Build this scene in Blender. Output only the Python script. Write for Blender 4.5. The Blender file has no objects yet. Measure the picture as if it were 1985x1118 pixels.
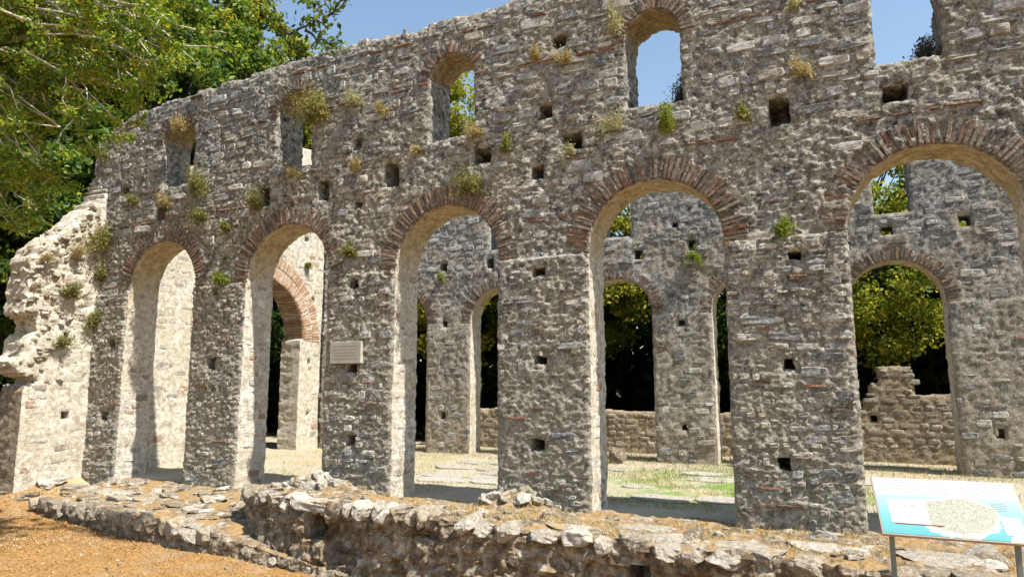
import bpy, math, random
import numpy as np
from mathutils import Matrix, Vector

SC = bpy.context.scene
COL = SC.collection

# ------------------------------------------------------------------ camera, sky, sun, exposure
cam_d = bpy.data.cameras.new('camera')
cam = bpy.data.objects.new('camera', cam_d); COL.objects.link(cam)
cam_d.sensor_width = 36.0; cam_d.lens = 24.38
cam_d.clip_start = 0.05; cam_d.clip_end = 3000
_f = Vector((-0.41661793, 0.89839335, 0.13899244)); _r = Vector((0.90706367, 0.42098743, -0.0022542)); _u = _r.cross(_f)
cam.matrix_world = Matrix(((_r.x, _u.x, -_f.x, 0.0), (_r.y, _u.y, -_f.y, -10.0), (_r.z, _u.z, -_f.z, 1.87), (0, 0, 0, 1)))
SC.camera = cam

SUN_EL = math.radians(57.0); SUN_AZ = math.radians(-11.5)      # azimuth from +x, negative = in front of the arcade
sun_dir = Vector((math.cos(SUN_EL)*math.cos(SUN_AZ), math.cos(SUN_EL)*math.sin(SUN_AZ), math.sin(SUN_EL)))
w = bpy.data.worlds.new('World'); SC.world = w; w.use_nodes = True
nt = w.node_tree; nt.nodes.clear()
sky = nt.nodes.new('ShaderNodeTexSky'); sky.sky_type = 'NISHITA'; sky.sun_disc = False
sky.sun_elevation = SUN_EL; sky.sun_rotation = math.radians(90) - SUN_AZ
sky.altitude = 50; sky.air_density = 1.5; sky.dust_density = 1.0; sky.ozone_density = 1.5
bg = nt.nodes.new('ShaderNodeBackground'); bg.inputs['Strength'].default_value = 0.095
wo = nt.nodes.new('ShaderNodeOutputWorld')
nt.links.new(sky.outputs[0], bg.inputs['Color']); nt.links.new(bg.outputs[0], wo.inputs['Surface'])
sl = bpy.data.lights.new('sun', 'SUN'); sl.energy = 5.0; sl.angle = math.radians(0.55); sl.color = (1.0, 0.94, 0.83)
so = bpy.data.objects.new('sun', sl); COL.objects.link(so); so.location = (20, -5, 30)
so.rotation_euler = sun_dir.to_track_quat('Z', 'Y').to_euler()
SC.view_settings.view_transform = 'Standard'; SC.view_settings.look = 'None'
SC.view_settings.exposure = 1.0; SC.view_settings.gamma = 1.0; SC.view_settings.use_curve_mapping = False
SC.render.engine = 'CYCLES'
SC.cycles.max_bounces = 6; SC.cycles.diffuse_bounces = 4; SC.cycles.transparent_max_bounces = 4
SC.cycles.use_denoising = True

# ------------------------------------------------------------------ numpy noise
def _h(ix, iy, iz, s):
    n = (ix*374761393 + iy*668265263 + iz*2147483647 + s*1274126177) & 0xFFFFFFFF
    n = ((n ^ (n >> 13))*1274126177) & 0xFFFFFFFF
    n = ((n ^ (n >> 16))*2246822519) & 0xFFFFFFFF
    return ((n ^ (n >> 15)) & 0xFFFFFF)/16777215.0
def vn(x, y, z, s=0):
    x, y, z = np.broadcast_arrays(np.asarray(x, float), np.asarray(y, float), np.asarray(z, float))
    ix, iy, iz = np.floor(x).astype(np.int64), np.floor(y).astype(np.int64), np.floor(z).astype(np.int64)
    fx, fy, fz = x-ix, y-iy, z-iz
    fx, fy, fz = [t*t*(3-2*t) for t in (fx, fy, fz)]
    r = 0
    for a in (0, 1):
        for b in (0, 1):
            for c in (0, 1):
                r = r + _h(ix+a, iy+b, iz+c, s)*(fx if a else 1-fx)*(fy if b else 1-fy)*(fz if c else 1-fz)
    return r*2-1
def fbm(x, y, z, o=4, s=0, g=.5):
    r = 0; a = 1.; t = 0
    for k in range(o):
        r = r + a*vn(x*2.03**k, y*2.03**k, z*2.03**k, s+k*17); t += a; a *= g
    return r/t
def ridge(x, y, z, o=3, s=0):
    r = 0; a = 1.; t = 0
    for k in range(o):
        r = r + a*(1-2*np.abs(vn(x*2.1**k, y*2.1**k, z*2.1**k, s+k*13))); t += a; a *= .5
    return r/t
def sstep(a, b, x):
    t = np.clip((x-a)/(b-a), 0, 1); return t*t*(3-2*t)

# ------------------------------------------------------------------ object helpers
def mesh_np(name, V, Q, mats, smooth=True, mi=None, col=None):
    """mesh from vertex array and a list of polygon index arrays (quads / tris)"""
    me = bpy.data.meshes.new(name)
    V = np.asarray(V, np.float32)
    Qs = Q if isinstance(Q, list) else [Q]
    Qs = [np.asarray(q, np.int32) for q in Qs if len(q)]
    me.vertices.add(len(V)); me.vertices.foreach_set('co', V.ravel())
    loops = np.concatenate([q.ravel() for q in Qs])
    tot = np.concatenate([np.full(len(q), q.shape[1], np.int32) for q in Qs])
    st = np.concatenate([[0], np.cumsum(tot)[:-1]]).astype(np.int32)
    me.loops.add(len(loops)); me.loops.foreach_set('vertex_index', loops)
    me.polygons.add(len(tot)); me.polygons.foreach_set('loop_start', st); me.polygons.foreach_set('loop_total', tot)
    if mi is not None: me.polygons.foreach_set('material_index', np.asarray(mi, np.int32))
    me.polygons.foreach_set('use_smooth', np.full(len(tot), bool(smooth)))
    if col is not None:
        at = me.color_attributes.new('rc', 'FLOAT_COLOR', 'POINT')
        c4 = np.ones((len(V), 4), np.float32); c4[:, :3] = col
        at.data.foreach_set('color', c4.ravel())
    for m in (mats if isinstance(mats, (list, tuple)) else [mats]): me.materials.append(m)
    me.update(calc_edges=True); me.validate()
    return me
def tag(o, label=None, cat=None, group=None, kind=None):
    if label: o['label'] = label
    if cat: o['category'] = cat
    if group: o['group'] = group
    if kind: o['kind'] = kind
    return o
def empty(name, loc):
    o = bpy.data.objects.new(name, None); COL.objects.link(o); o.location = loc; o.empty_display_size = .2
    return o
def link(name, me, parent=None, loc=None, mat=None):
    o = bpy.data.objects.new(name, me); COL.objects.link(o)
    if parent is not None: o.parent = parent
    if mat is not None: o.matrix_local = mat
    elif loc is not None: o.location = loc
    return o
def put(name, V, Q, mats, parent=None, **kw):
    """world-space geometry; stored relative to the parent's base"""
    V = np.asarray(V, float)
    if parent is not None: V = V-np.array(parent.location)
    return link(name, mesh_np(name, V, Q, mats, **kw), parent)

# ------------------------------------------------------------------ materials
def newmat(name):
    m = bpy.data.materials.new(name); m.use_nodes = True
    t = m.node_tree; t.nodes.clear()
    out = t.nodes.new('ShaderNodeOutputMaterial'); return m, t, out
def N(t, typ, **kw):
    n = t.nodes.new(typ)
    for k, v in kw.items():
        if k in n.inputs: n.inputs[k].default_value = v
        else: setattr(n, k, v)
    return n
def noise(t, co, scale, detail=4, rough=.6, dist=0.):
    n = N(t, 'ShaderNodeTexNoise', Scale=scale, Detail=detail, Roughness=rough, Distortion=dist)
    t.links.new(co, n.inputs['Vector']); return n.outputs['Fac']
def ramp(t, fac, stops, interp='LINEAR'):
    r = t.nodes.new('ShaderNodeValToRGB'); r.color_ramp.interpolation = interp
    e = r.color_ramp.elements
    while len(e) < len(stops): e.new(.5)
    for k, (p, c) in enumerate(stops):
        e[k].position = p; e[k].color = (*c, 1) if len(c) == 3 else c
    t.links.new(fac, r.inputs['Fac']); return r.outputs['Color']
def mix(t, fac, a, b, typ='MIX'):
    m = t.nodes.new('ShaderNodeMix'); m.data_type = 'RGBA'; m.blend_type = typ
    for s, v in ((m.inputs[0], fac), (m.inputs[6], a), (m.inputs[7], b)):
        if hasattr(v, 'is_linked') or hasattr(v, 'links'): t.links.new(v, s)
        elif isinstance(v, (int, float)): s.default_value = v
        else: s.default_value = (*v, 1)
    return m.outputs[2]
def mth(t, op, a, b=None):
    m = t.nodes.new('ShaderNodeMath'); m.operation = op
    for i, v in enumerate((a, b)):
        if v is None: continue
        if isinstance(v, (int, float)): m.inputs[i].default_value = v
        else: t.links.new(v, m.inputs[i])
    return m.outputs[0]
def bump(t, h, strength=.5, dist=.02):
    b = N(t, 'ShaderNodeBump', Strength=strength, Distance=dist); t.links.new(h, b.inputs['Height']); return b.outputs['Normal']
def finish(t, out, col, nrm=None, rough=.93, spec=.15):
    p = N(t, 'ShaderNodeBsdfPrincipled', Roughness=rough)
    p.inputs['Specular IOR Level'].default_value = spec
    if isinstance(col, tuple): p.inputs['Base Color'].default_value = (*col, 1)
    else: t.links.new(col, p.inputs['Base Color'])
    if nrm is not None: t.links.new(nrm, p.inputs['Normal'])
    t.links.new(p.outputs[0], out.inputs['Surface']); return p
def objco(t):
    return N(t, 'ShaderNodeTexCoord').outputs['Object']
def poscol(t):
    return N(t, 'ShaderNodeNewGeometry').outputs['Position']
def upmask(t, a, b):
    g = N(t, 'ShaderNodeNewGeometry'); s = N(t, 'ShaderNodeSeparateXYZ'); t.links.new(g.outputs['Normal'], s.inputs[0])
    m = N(t, 'ShaderNodeMapRange'); m.inputs[1].default_value = a; m.inputs[2].default_value = b
    t.links.new(s.outputs['Z'], m.inputs[0]); return m.outputs[0]

def masonry(name, dark, midc, light, warm, warm_z=None, bscale=1.0, red=.0, bst=1.0, crk=.6, sta=.5, ochre=None):
    """weathered rubble and mortar: patches of dark, mid, pale lichen and warm mortar"""
    m, t, out = newmat(name); co = poscol(t)
    c = ramp(t, noise(t, co, 9*bscale, 8, .72), [(.39, dark), (.48, midc), (.565, light), (.66, tuple(min(1, 1.35*v) for v in light))])
    big = noise(t, co, .9, 4, .6)
    c = mix(t, ramp(t, big, [(.35, (0, 0, 0)), (.68, (.75,)*3)]), c, mix(t, .75, c, warm))
    if warm_z is not None:                       # damp, earth-stained mortar near the ground
        s = N(t, 'ShaderNodeSeparateXYZ'); t.links.new(co, s.inputs[0])
        z = mth(t, 'ADD', s.outputs['Z'], mth(t, 'MULTIPLY', noise(t, co, 1.6, 5, .65), 3.0))
        mr = N(t, 'ShaderNodeMapRange'); mr.inputs[1].default_value = warm_z+1.5+1.6; mr.inputs[2].default_value = warm_z+1.5-1.2
        t.links.new(z, mr.inputs[0])
        c = mix(t, mth(t, 'MULTIPLY', mr.outputs[0], .85), c, mix(t, .55, c, warm))
    if ochre is not None:                        # ochre plaster under the arch crowns, warm ground bounce put into its colour
        s = N(t, 'ShaderNodeSeparateXYZ'); t.links.new(co, s.inputs[0])
        z = mth(t, 'ADD', s.outputs['Z'], mth(t, 'MULTIPLY', noise(t, co, 2.4, 5, .65), 1.6))
        mr = N(t, 'ShaderNodeMapRange'); mr.inputs[1].default_value = ochre+.8-.35; mr.inputs[2].default_value = ochre+.8+.45
        t.links.new(z, mr.inputs[0])
        oc = ramp(t, noise(t, co, 7, 7, .7), [(.34, (.17, .12, .06)), (.47, (.38, .285, .15)), (.6, (.52, .43, .28))])
        c = mix(t, mth(t, 'MULTIPLY', mr.outputs[0], .9), c, oc)
    if red:
        r = ramp(t, noise(t, co, 5.5, 5, .6), [(.66, (0, 0, 0)), (.72, (1, 1, 1))])
        c = mix(t, mth(t, 'MULTIPLY', r, red), c, (.27, .12, .07))
    cr = ramp(t, noise(t, co, 30, 5, .7, .6), [(.38, (.25,)*3), (.50, (1, 1, 1))])
    c = mix(t, crk, c, mix(t, 1.0, c, cr, 'MULTIPLY'))
    st = ramp(t, noise(t, co, 2.3, 6, .7, .4), [(.56, (0, 0, 0)), (.70, (1, 1, 1))])
    c = mix(t, mth(t, 'MULTIPLY', st, sta), c, tuple(.55*v for v in dark))
    sp = ramp(t, noise(t, co, 21, 6, .75), [(.57, (0, 0, 0)), (.64, (1, 1, 1))])
    c = mix(t, mth(t, 'MULTIPLY', sp, .7), c, tuple(min(.72, 1.35*v) for v in light))
    mp = N(t, 'ShaderNodeMapping'); mp.inputs['Scale'].default_value = (1, 1, 1.7); t.links.new(co, mp.inputs['Vector']); co2 = mp.outputs[0]
    h = mth(t, 'ADD', noise(t, co2, 40, 6, .75), mth(t, 'MULTIPLY', noise(t, co, 120, 3, .6), .4))
    finish(t, out, c, bump(t, mth(t, 'ADD', h, mth(t, 'MULTIPLY', noise(t, co2, 16, 5, .7), 1.5)), bst, .045)); return m

M = {}
M['arcade'] = masonry('arcade_masonry', (.064, .063, .06), (.305, .299, .276), (.64, .625, .575), (.51, .45, .33), warm_z=2.2, red=.12, crk=.8, sta=.65)
M['far'] = masonry('far_masonry', (.12, .12, .12), (.33, .325, .315), (.56, .55, .525), (.46, .37, .25), warm_z=1.5, red=.15)
M['lime'] = masonry('pale_lime_masonry', (.30, .265, .215), (.47, .435, .37), (.57, .54, .48), (.46, .39, .285), red=.12, bst=.4, crk=.35, sta=.6)
M['jamb'] = masonry('plastered_jamb', (.32, .29, .24), (.52, .485, .42), (.66, .63, .57), (.50, .405, .27), red=.12, bst=.6, crk=.3, sta=.35, ochre=4.0)
M['soffit'] = masonry('ochre_bounce_plaster', (.20, .15, .085), (.40, .315, .185), (.55, .475, .34), (.46, .33, .16), bst=1., crk=.5)  # ochre plaster of the window heads, partly warm bounce light held in the colour
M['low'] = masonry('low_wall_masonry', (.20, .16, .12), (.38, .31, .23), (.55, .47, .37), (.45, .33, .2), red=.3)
M['earthy'] = masonry('earthy_conglomerate', (.17, .13, .09), (.32, .26, .19), (.55, .48, .39), (.38, .26, .14))

def attr_stone(name, lich=.5, moss=False, bs=1.0):
    m, t, out = newmat(name); co = poscol(t)
    a = N(t, 'ShaderNodeVertexColor', layer_name='rc').outputs['Color']
    n1 = noise(t, co, 16, 7, .7)
    c = mix(t, ramp(t, n1, [(.30, (1, 1, 1)), (.55, (0, 0, 0))]), a, mix(t, 1.0, a, (.42, .42, .44), 'MULTIPLY'))
    l = ramp(t, noise(t, co, 24, 6, .7, .5), [(.52, (0, 0, 0)), (.64, (1, 1, 1))])
    c = mix(t, mth(t, 'MULTIPLY', l, lich), c, (.62, .59, .53))
    if moss:
        mk = ramp(t, noise(t, co, 3.2, 5, .65), [(.55, (0, 0, 0)), (.63, (1, 1, 1))])
        c = mix(t, mth(t, 'MULTIPLY', mth(t, 'MULTIPLY', mk, upmask(t, .72, .95)), .8), c, (.38, .24, .09))
    h = mth(t, 'ADD', noise(t, co, 30*bs, 6, .7), mth(t, 'MULTIPLY', noise(t, co, 90*bs, 3, .6), .5))
    finish(t, out, c, bump(t, h, 1.0, .03)); return m
M['stone'] = attr_stone('rubble_stone', .55)
M['rock'] = attr_stone('limestone_rubble', .6, moss=True)
M['brick'] = attr_stone('old_brick', .4)
M['slab'] = attr_stone('paving_limestone', .5)

def leafmat(name, trans=.45):
    m, t, out = newmat(name)
    a = N(t, 'ShaderNodeVertexColor', layer_name='rc').outputs['Color']
    d = N(t, 'ShaderNodeBsdfPrincipled', Roughness=.5); d.inputs['Specular IOR Level'].default_value = .35
    t.links.new(a, d.inputs['Base Color'])
    tr = t.nodes.new('ShaderNodeBsdfTranslucent')
    t.links.new(mix(t, 1.0, a, (1.0, 1.0, .55), 'MULTIPLY'), tr.inputs['Color'])
    ms = N(t, 'ShaderNodeMixShader'); ms.inputs[0].default_value = trans
    t.links.new(d.outputs[0], ms.inputs[1]); t.links.new(tr.outputs[0], ms.inputs[2]); t.links.new(ms.outputs[0], out.inputs['Surface'])
    return m
M['leaf'] = leafmat('leaf', .5); M['dry'] = leafmat('dry_leaf', .3)
def barkmat(name, a, b):
    m, t, out = newmat(name); co = poscol(t)
    finish(t, out, ramp(t, noise(t, co, 14, 5, .6), [(.35, a), (.65, b)]), bump(t, noise(t, co, 40, 4, .6), .6, .02)); return m
M['bark'] = barkmat('bark', (.025, .02, .015), (.07, .058, .045)); M['twig'] = barkmat('pale_twig', (.34, .30, .24), (.58, .54, .46))
def flat(name, c, rough=.6, spec=.3, var=0.):
    m, t, out = newmat(name)
    if var:
        n = noise(t, objco(t), 9, 5, .6)
        c = ramp(t, n, [(.3, tuple(v*(1-var) for v in c)), (.7, tuple(min(1, v*(1+var)) for v in c))])
    finish(t, out, c, None, rough, spec); return m

def groundmat():
    m, t, out = newmat('bare_ground'); co = poscol(t)
    s = N(t, 'ShaderNodeSeparateXYZ'); t.links.new(co, s.inputs[0])
    # leaf litter on trodden earth in front of the arcade
    soil = ramp(t, noise(t, co, 2.2, 6, .65), [(.32, (.165, .115, .07)), (.5, (.265, .19, .115)), (.68, (.36, .285, .20))])
    lit = ramp(t, noise(t, co, 26, 6, .75), [(.35, (.11, .058, .022)), (.5, (.27, .15, .052)), (.66, (.40, .245, .095))])
    lm = ramp(t, noise(t, co, .75, 6, .65), [(.33, (.12,)*3), (.50, (.92,)*3)])
    front = mix(t, lm, soil, lit)
    # nave: dry straw, worn earth and green grass
    straw = ramp(t, noise(t, co, 12, 6, .7), [(.32, (.23, .17, .10)), (.5, (.36, .295, .19)), (.7, (.46, .405, .31))])
    gm = ramp(t, noise(t, co, .9, 5, .62), [(.44, (0, 0, 0)), (.55, (1, 1, 1))])
    grass = ramp(t, noise(t, co, 30, 5, .7), [(.35, (.07, .14, .025)), (.65, (.20, .32, .07))])
    pe = ramp(t, noise(t, co, .55, 4, .6), [(.40, (0, 0, 0)), (.52, (1, 1, 1))])
    vd = N(t, 'ShaderNodeVectorMath', operation='DISTANCE'); t.links.new(co, vd.inputs[0]); vd.inputs[1].default_value = (-1.9, 4.0, 0)
    gr = N(t, 'ShaderNodeMapRange'); gr.inputs[1].default_value = 3.6; gr.inputs[2].default_value = 2.2; t.links.new(mth(t, 'ADD', vd.outputs['Value'], noise(t, co, 1.2, 4, .6)), gr.inputs[0])
    gm = mth(t, 'MULTIPLY', gm, mth(t, 'ADD', mth(t, 'MULTIPLY', gr.outputs[0], .85), .15))
    nave = mix(t, mth(t, 'MULTIPLY', gm, .9), mix(t, mth(t, 'MULTIPLY', pe, .8), straw, (.36, .325, .27)), grass)
    mr = N(t, 'ShaderNodeMapRange'); mr.inputs[1].default_value = -1.2; mr.inputs[2].default_value = .4
    t.links.new(mth(t, 'ADD', s.outputs['Y'], mth(t, 'MULTIPLY', noise(t, co, 1.3), .6)), mr.inputs[0])
    c = mix(t, mr.outputs[0], front, nave)
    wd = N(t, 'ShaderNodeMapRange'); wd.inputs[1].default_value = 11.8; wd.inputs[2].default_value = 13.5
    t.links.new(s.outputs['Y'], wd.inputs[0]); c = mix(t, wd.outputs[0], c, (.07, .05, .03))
    h = mth(t, 'ADD', noise(t, co, 22, 6, .75), mth(t, 'MULTIPLY', noise(t, co, 90, 3, .7), .5))
    finish(t, out, c, bump(t, h, .7, .02)); return m
M['ground'] = groundmat()

# ------------------------------------------------------------------ ground sheet
def gz(x, y):
    x = np.asarray(x, float); y = np.asarray(y, float)
    lo = np.interp(x, [-30, -16, -13.5, -10, -6, -2, 6], [-.1, -.22, -.42, -.47, -.60, -.8, -.95])
    t = np.where(x > -14.2, sstep(-.1, .5, y), sstep(-2.1, -.5, y)); f_ = sstep(-14.9, -13.9, x); t = sstep(-2.1, -.5, y)*(1-f_)+sstep(-.1, .5, y)*f_
    z = lo*(1-t)
    z = z + .02*fbm(x*1.1, y*1.1, 0, 3, 5) + .012*vn(x*5, y*5, 0, 9)
    z = np.where(y > 8.2, z-.16*sstep(8.2, 10, y), z)
    return z - .006
def axis(parts):
    out = []
    for a, b, s in parts: out.append(np.arange(a, b-1e-6, s))
    out.append([parts[-1][1]]); return np.concatenate(out)
gx = axis([(-900, -60, 60), (-60, -20, 2), (-20, 5, .07), (5, 20, 1), (20, 60, 4), (60, 900, 60)])
gy = axis([(-400, -20, 40), (-20, -7, 1), (-7, 9, .07), (9, 24, .8), (24, 60, 4), (60, 900, 60)])
X, Y = np.meshgrid(gx, gy, indexing='ij')
nx, ny = X.shape
idx = np.arange(nx*ny).reshape(nx, ny)
Q = np.stack([idx[:-1, :-1], idx[1:, :-1], idx[1:, 1:], idx[:-1, 1:]], -1).reshape(-1, 4)
ground = link('ground', mesh_np('ground', np.stack([X, Y, gz(X, Y)], -1).reshape(-1, 3), Q, M['ground']))
tag(ground, 'dusty ground strewn with orange leaf litter and dry grass', kind='structure')

# ------------------------------------------------------------------ masonry wall builder
def wall_mesh(us, vs, sdf, height, thick, to_world, K=6, jamp=.012, jmat=None, seed=0, back=.12, sdf_back=None):
    """front face as a displaced grid with openings cut by a distance field, reveals swept through the thickness, plain back face"""
    U, Vv = np.meshgrid(us, vs, indexing='ij')
    S = sdf(U, Vv)
    uc = .25*(U[:-1, :-1]+U[1:, :-1]+U[1:, 1:]+U[:-1, 1:]); vc = .25*(Vv[:-1, :-1]+Vv[1:, :-1]+Vv[1:, 1:]+Vv[:-1, 1:])
    keep = sdf(uc, vc) > 0
    pad = np.zeros((keep.shape[0]+2, keep.shape[1]+2), bool); pad[1:-1, 1:-1] = keep
    cnt = pad[:-1, :-1].astype(int)+pad[1:, :-1]+pad[:-1, 1:]+pad[1:, 1:]
    bnd = (cnt > 0) & (cnt < 4)
    P = np.stack([U, Vv], -1)
    e = .004
    def grad(p):
        gu = (sdf(p[:, 0]+e, p[:, 1])-sdf(p[:, 0]-e, p[:, 1]))/(2*e); gv = (sdf(p[:, 0], p[:, 1]+e)-sdf(p[:, 0], p[:, 1]-e))/(2*e)
        g = np.stack([gu, gv], 1); return g/np.maximum(np.linalg.norm(g, axis=1, keepdims=True), .05)
    pb = P[bnd]; p0 = pb.copy()
    lim = 1.1*np.minimum(np.gradient(us).max(), .2)
    for _ in range(3):
        s = sdf(pb[:, 0], pb[:, 1]); pb = pb-(s[:, None]*grad(pb)*.9)
        d = pb-p0; L = np.linalg.norm(d, axis=1, keepdims=True); pb = p0+d*np.minimum(1, lim/np.maximum(L, 1e-9))
    P[bnd] = pb
    Sd = np.maximum(sdf(P[..., 0], P[..., 1]), 0)
    Wd = height(P[..., 0], P[..., 1], Sd)
    Wd = Wd-.035*np.exp(-Sd/.03)
    n = U.size
    id_ = np.arange(n).reshape(U.shape)
    F = np.stack([id_[:-1, :-1], id_[1:, :-1], id_[1:, 1:], id_[:-1, 1:]], -1)[keep]
    # boundary edges, ordered so the swept quads face outwards
    E = []
    k = pad[1:-1, 1:-1]
    E.append(np.stack([id_[1:, :-1], id_[:-1, :-1]], -1)[k & ~pad[1:-1, :-2]])
    E.append(np.stack([id_[:-1, 1:], id_[1:, 1:]], -1)[k & ~pad[1:-1, 2:]])
    E.append(np.stack([id_[:-1, :-1], id_[:-1, 1:]], -1)[k & ~pad[:-2, 1:-1]])
    E.append(np.stack([id_[1:, 1:], id_[1:, :-1]], -1)[k & ~pad[2:, 1:-1]])
    E = np.concatenate(E)
    bv, inv = np.unique(E, return_inverse=True); inv = inv.reshape(E.shape)
    fl = P.reshape(-1, 2); wf = Wd.reshape(-1)
    gb = grad(fl[bv])
    rings = []
    ts = np.concatenate([[0], np.linspace(0, 1, K+1)[1:]])
    for q, tt in enumerate(ts):
        ww = wf[bv]*(1-tt)-thick*tt
        a = 0 if q == 0 else jamp*min(1, 1.5*q/K)
        dn = a*(fbm(fl[bv, 0]*6, fl[bv, 1]*6, ww*6, 3, seed+50)+.5*vn(fl[bv, 0]*22, fl[bv, 1]*22, ww*22, seed+51))*2
        rings.append(np.column_stack([fl[bv]+gb*dn[:, None], ww]))
    used = np.zeros(n, bool); used[F.ravel()] = True
    remap = np.cumsum(used)-1
    front = np.column_stack([fl[used], wf[used]])
    F = remap[F]; o = len(front); nb = len(bv)
    quads = [F]; mi = [np.zeros(len(F), int)]
    mid = fl[E].mean(1); jm = jmat(mid[:, 0], mid[:, 1]) if jmat else np.ones(len(E), int)
    for q in range(len(ts)-1):
        a = o+q*nb; b = o+(q+1)*nb
        quads.append(np.stack([a+inv[:, 0], a+inv[:, 1], b+inv[:, 1], b+inv[:, 0]], -1)); mi.append(jm)
    V3 = [front]+rings
    o = o+nb*len(ts)
    # back face, coarse
    ub = np.arange(us[0], us[-1]+back, back); vb = np.arange(vs[0], vs[-1]+back, back)
    UB, VB = np.meshgrid(np.clip(ub, us[0], us[-1]), np.clip(vb, vs[0], vs[-1]), indexing='ij')
    kb = (sdf_back or sdf)(.5*(UB[:-1, :-1]+UB[1:, 1:]), .5*(VB[:-1, :-1]+VB[1:, 1:])) > back*.62
    ib = o+np.arange(UB.size).reshape(UB.shape)
    quads.append(np.stack([ib[:-1, :-1], ib[:-1, 1:], ib[1:, 1:], ib[1:, :-1]], -1)[kb]); mi.append(np.zeros(kb.sum(), int))
    V3.append(np.column_stack([UB.ravel(), VB.ravel(), np.full(UB.size, -thick+.02)]))
    return to_world(np.concatenate(V3)), np.concatenate(quads), np.concatenate(mi)

# stones: shallow pillow-faced pieces set into the wall (local x along, y up, z outwards; unit size)
def stone_shape(seed, nx=5, ny=4):
    xs = np.array([-.5, -.43, -.2, .04, .26, .43, .5]); ys = np.array([-.5, -.40, -.1, .17, .40, .5])
    A, B = np.meshgrid(xs, ys, indexing='ij')
    rx = 1-np.abs(2*A)**14; ry = 1-np.abs(2*B)**14
    prof = np.sqrt(np.clip(rx*ry, 0, 1))
    Z = prof*(.6+.5*fbm(A*2.3, B*2.0, seed*3.7, 3, seed))+.34*vn(A*5.1, B*4.3, seed*1.9, seed+3)*prof+.16*A*(vn(seed*.77, .3, .1, 1))*2*prof
    sq = .5+.12*fbm(A*1.5+seed, B*1.5, 1.7, 2, seed+9)
    ang = np.arctan2(B, A); rr = 1-.10*np.abs(vn(ang*1.4, seed, 0, seed+5))-.13*(np.abs(2*A)*np.abs(2*B))**2
    X_ = A*rr + .09*vn(A*3, B*3, seed, 21)*(1-np.abs(A)); Y_ = B*rr+.09*vn(A*3, B*3, seed, 22)*(1-np.abs(B))
    V = np.stack([X_, Y_, Z], -1).reshape(-1, 3)
    id_ = np.arange(len(V)).reshape(A.shape)
    F = np.stack([id_[:-1, :-1], id_[1:, :-1], id_[1:, 1:], id_[:-1, 1:]], -1).reshape(-1, 4)
    ring = np.concatenate([id_[:, 0], id_[-1, 1:], id_[-2::-1, -1], id_[0, -2:0:-1]])
    V2 = V[ring].copy(); V2[:, 2] = -1.0
    n = len(V); m = len(ring); k = np.arange(m)
    side = np.stack([ring[(k+1) % m], ring[k], n+k, n+(k+1) % m], -1)
    return np.concatenate([V, V2]), np.concatenate([F, side])
def brick_shape(seed):
    """unit brick with worn corners, x long, y thin, z outwards"""
    r = random.Random(seed)
    V = []
    for z, s in ((-1, 1.0), (.55, 1.0), (1.0, .88)):
        for (a, b) in ((-.5, -.5), (0, -.5), (.5, -.5), (.5, .5), (0, .5), (-.5, .5)):
            V.append((a*s+r.uniform(-.025, .025), b*s*(1 if s == 1 else .9)+r.uniform(-.07, .07), z+(r.uniform(-.3, .15) if z > 0 else 0)))
    F = []
    for q in range(2):
        for k in range(6):
            F.append((q*6+k, q*6+(k+1) % 6, q*6+6+(k+1) % 6, q*6+6+k))
    F += [(12, 13, 16, 17), (13, 14, 15, 16)]
    return np.array(V), np.array(F)
GREYS = [(.26, .262, .262), (.40, .40, .39), (.16, .162, .165), (.35, .335, .30), (.54, .53, .50), (.30, .30, .295), (.20, .204, .21), (.38, .35, .295), (.48, .465, .435)]
BRICKS = [(.18, .125, .095), (.24, .145, .10), (.125, .095, .078), (.26, .15, .10), (.21, .165, .13), (.27, .215, .175)]
CRUST = [(.42, .385, .31), (.50, .465, .385), (.30, .275, .225), (.58, .545, .465), (.46, .41, .315), (.36, .335, .285)]
STONES = [stone_shape(k) for k in range(16)]
STONE_ME = [[mesh_np('stone', V, F, M['stone'], smooth=False, col=np.array(c)) for c in GREYS] for V, F in STONES]
BR = [brick_shape(k) for k in range(8)]
TILES = [(.25, .12, .078), (.19, .108, .076), (.31, .155, .10), (.14, .098, .078), (.22, .14, .10)]
BRICK_ME = [[mesh_np('brick', V, F, M['brick'], smooth=False, col=np.array(c)) for c in BRICKS] for V, F in BR]

TILE_ME = [[mesh_np('tile', V, F, M['brick'], smooth=False, col=np.array(c)) for c in TILES] for V, F in BR]
class Pile:
    """collects pieces (basis matrix, shape, colour); the largest become objects, the rest one mesh of real pieces"""
    def __init__(s): s.it = []
    def add(s, Mx, k, c, w): s.it.append((w, Mx, k, c))
    def emit(s, name, rest, parent, shapes, meshes, cols, mat, limit, smooth=True):
        s.it.sort(key=lambda q: -q[0])
        off = Matrix.Translation(-Vector(parent.location))
        for (w_, Mx, k, c) in s.it[:limit]:
            link(name, meshes[k % len(meshes)][c % len(cols)], parent, mat=off @ Mx)
        tail = s.it[limit:]
        if tail:
            Vs, Fs, Cs = [], [], []; o = 0
            for (w_, Mx, k, c) in tail:
                V, F = shapes[k % len(shapes)]; A = np.array(Mx)
                Vs.append(V@A[:3, :3].T+A[:3, 3]); Fs.append(F+o); o += len(V)
                Cs.append(np.tile(np.array(cols[c % len(cols)])*(.85+.3*((k*7+c*3) % 10)/10), (len(V), 1)))
            ob = put(rest, np.concatenate(Vs), np.concatenate(Fs), mat, parent, col=np.concatenate(Cs), smooth=smooth)
            tag(ob, kind='stuff')

def frame(pos, ex, ey, ez, sx, sy, sz):
    ex, ey, ez = Vector(ex), Vector(ey), Vector(ez)
    Mx = Matrix.Identity(4)
    for i in range(3):
        Mx[i][0] = ex[i]*sx; Mx[i][1] = ey[i]*sy; Mx[i][2] = ez[i]*sz; Mx[i][3] = pos[i]
    return Mx
CAM = np.array([0, -10, 1.87])

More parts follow.
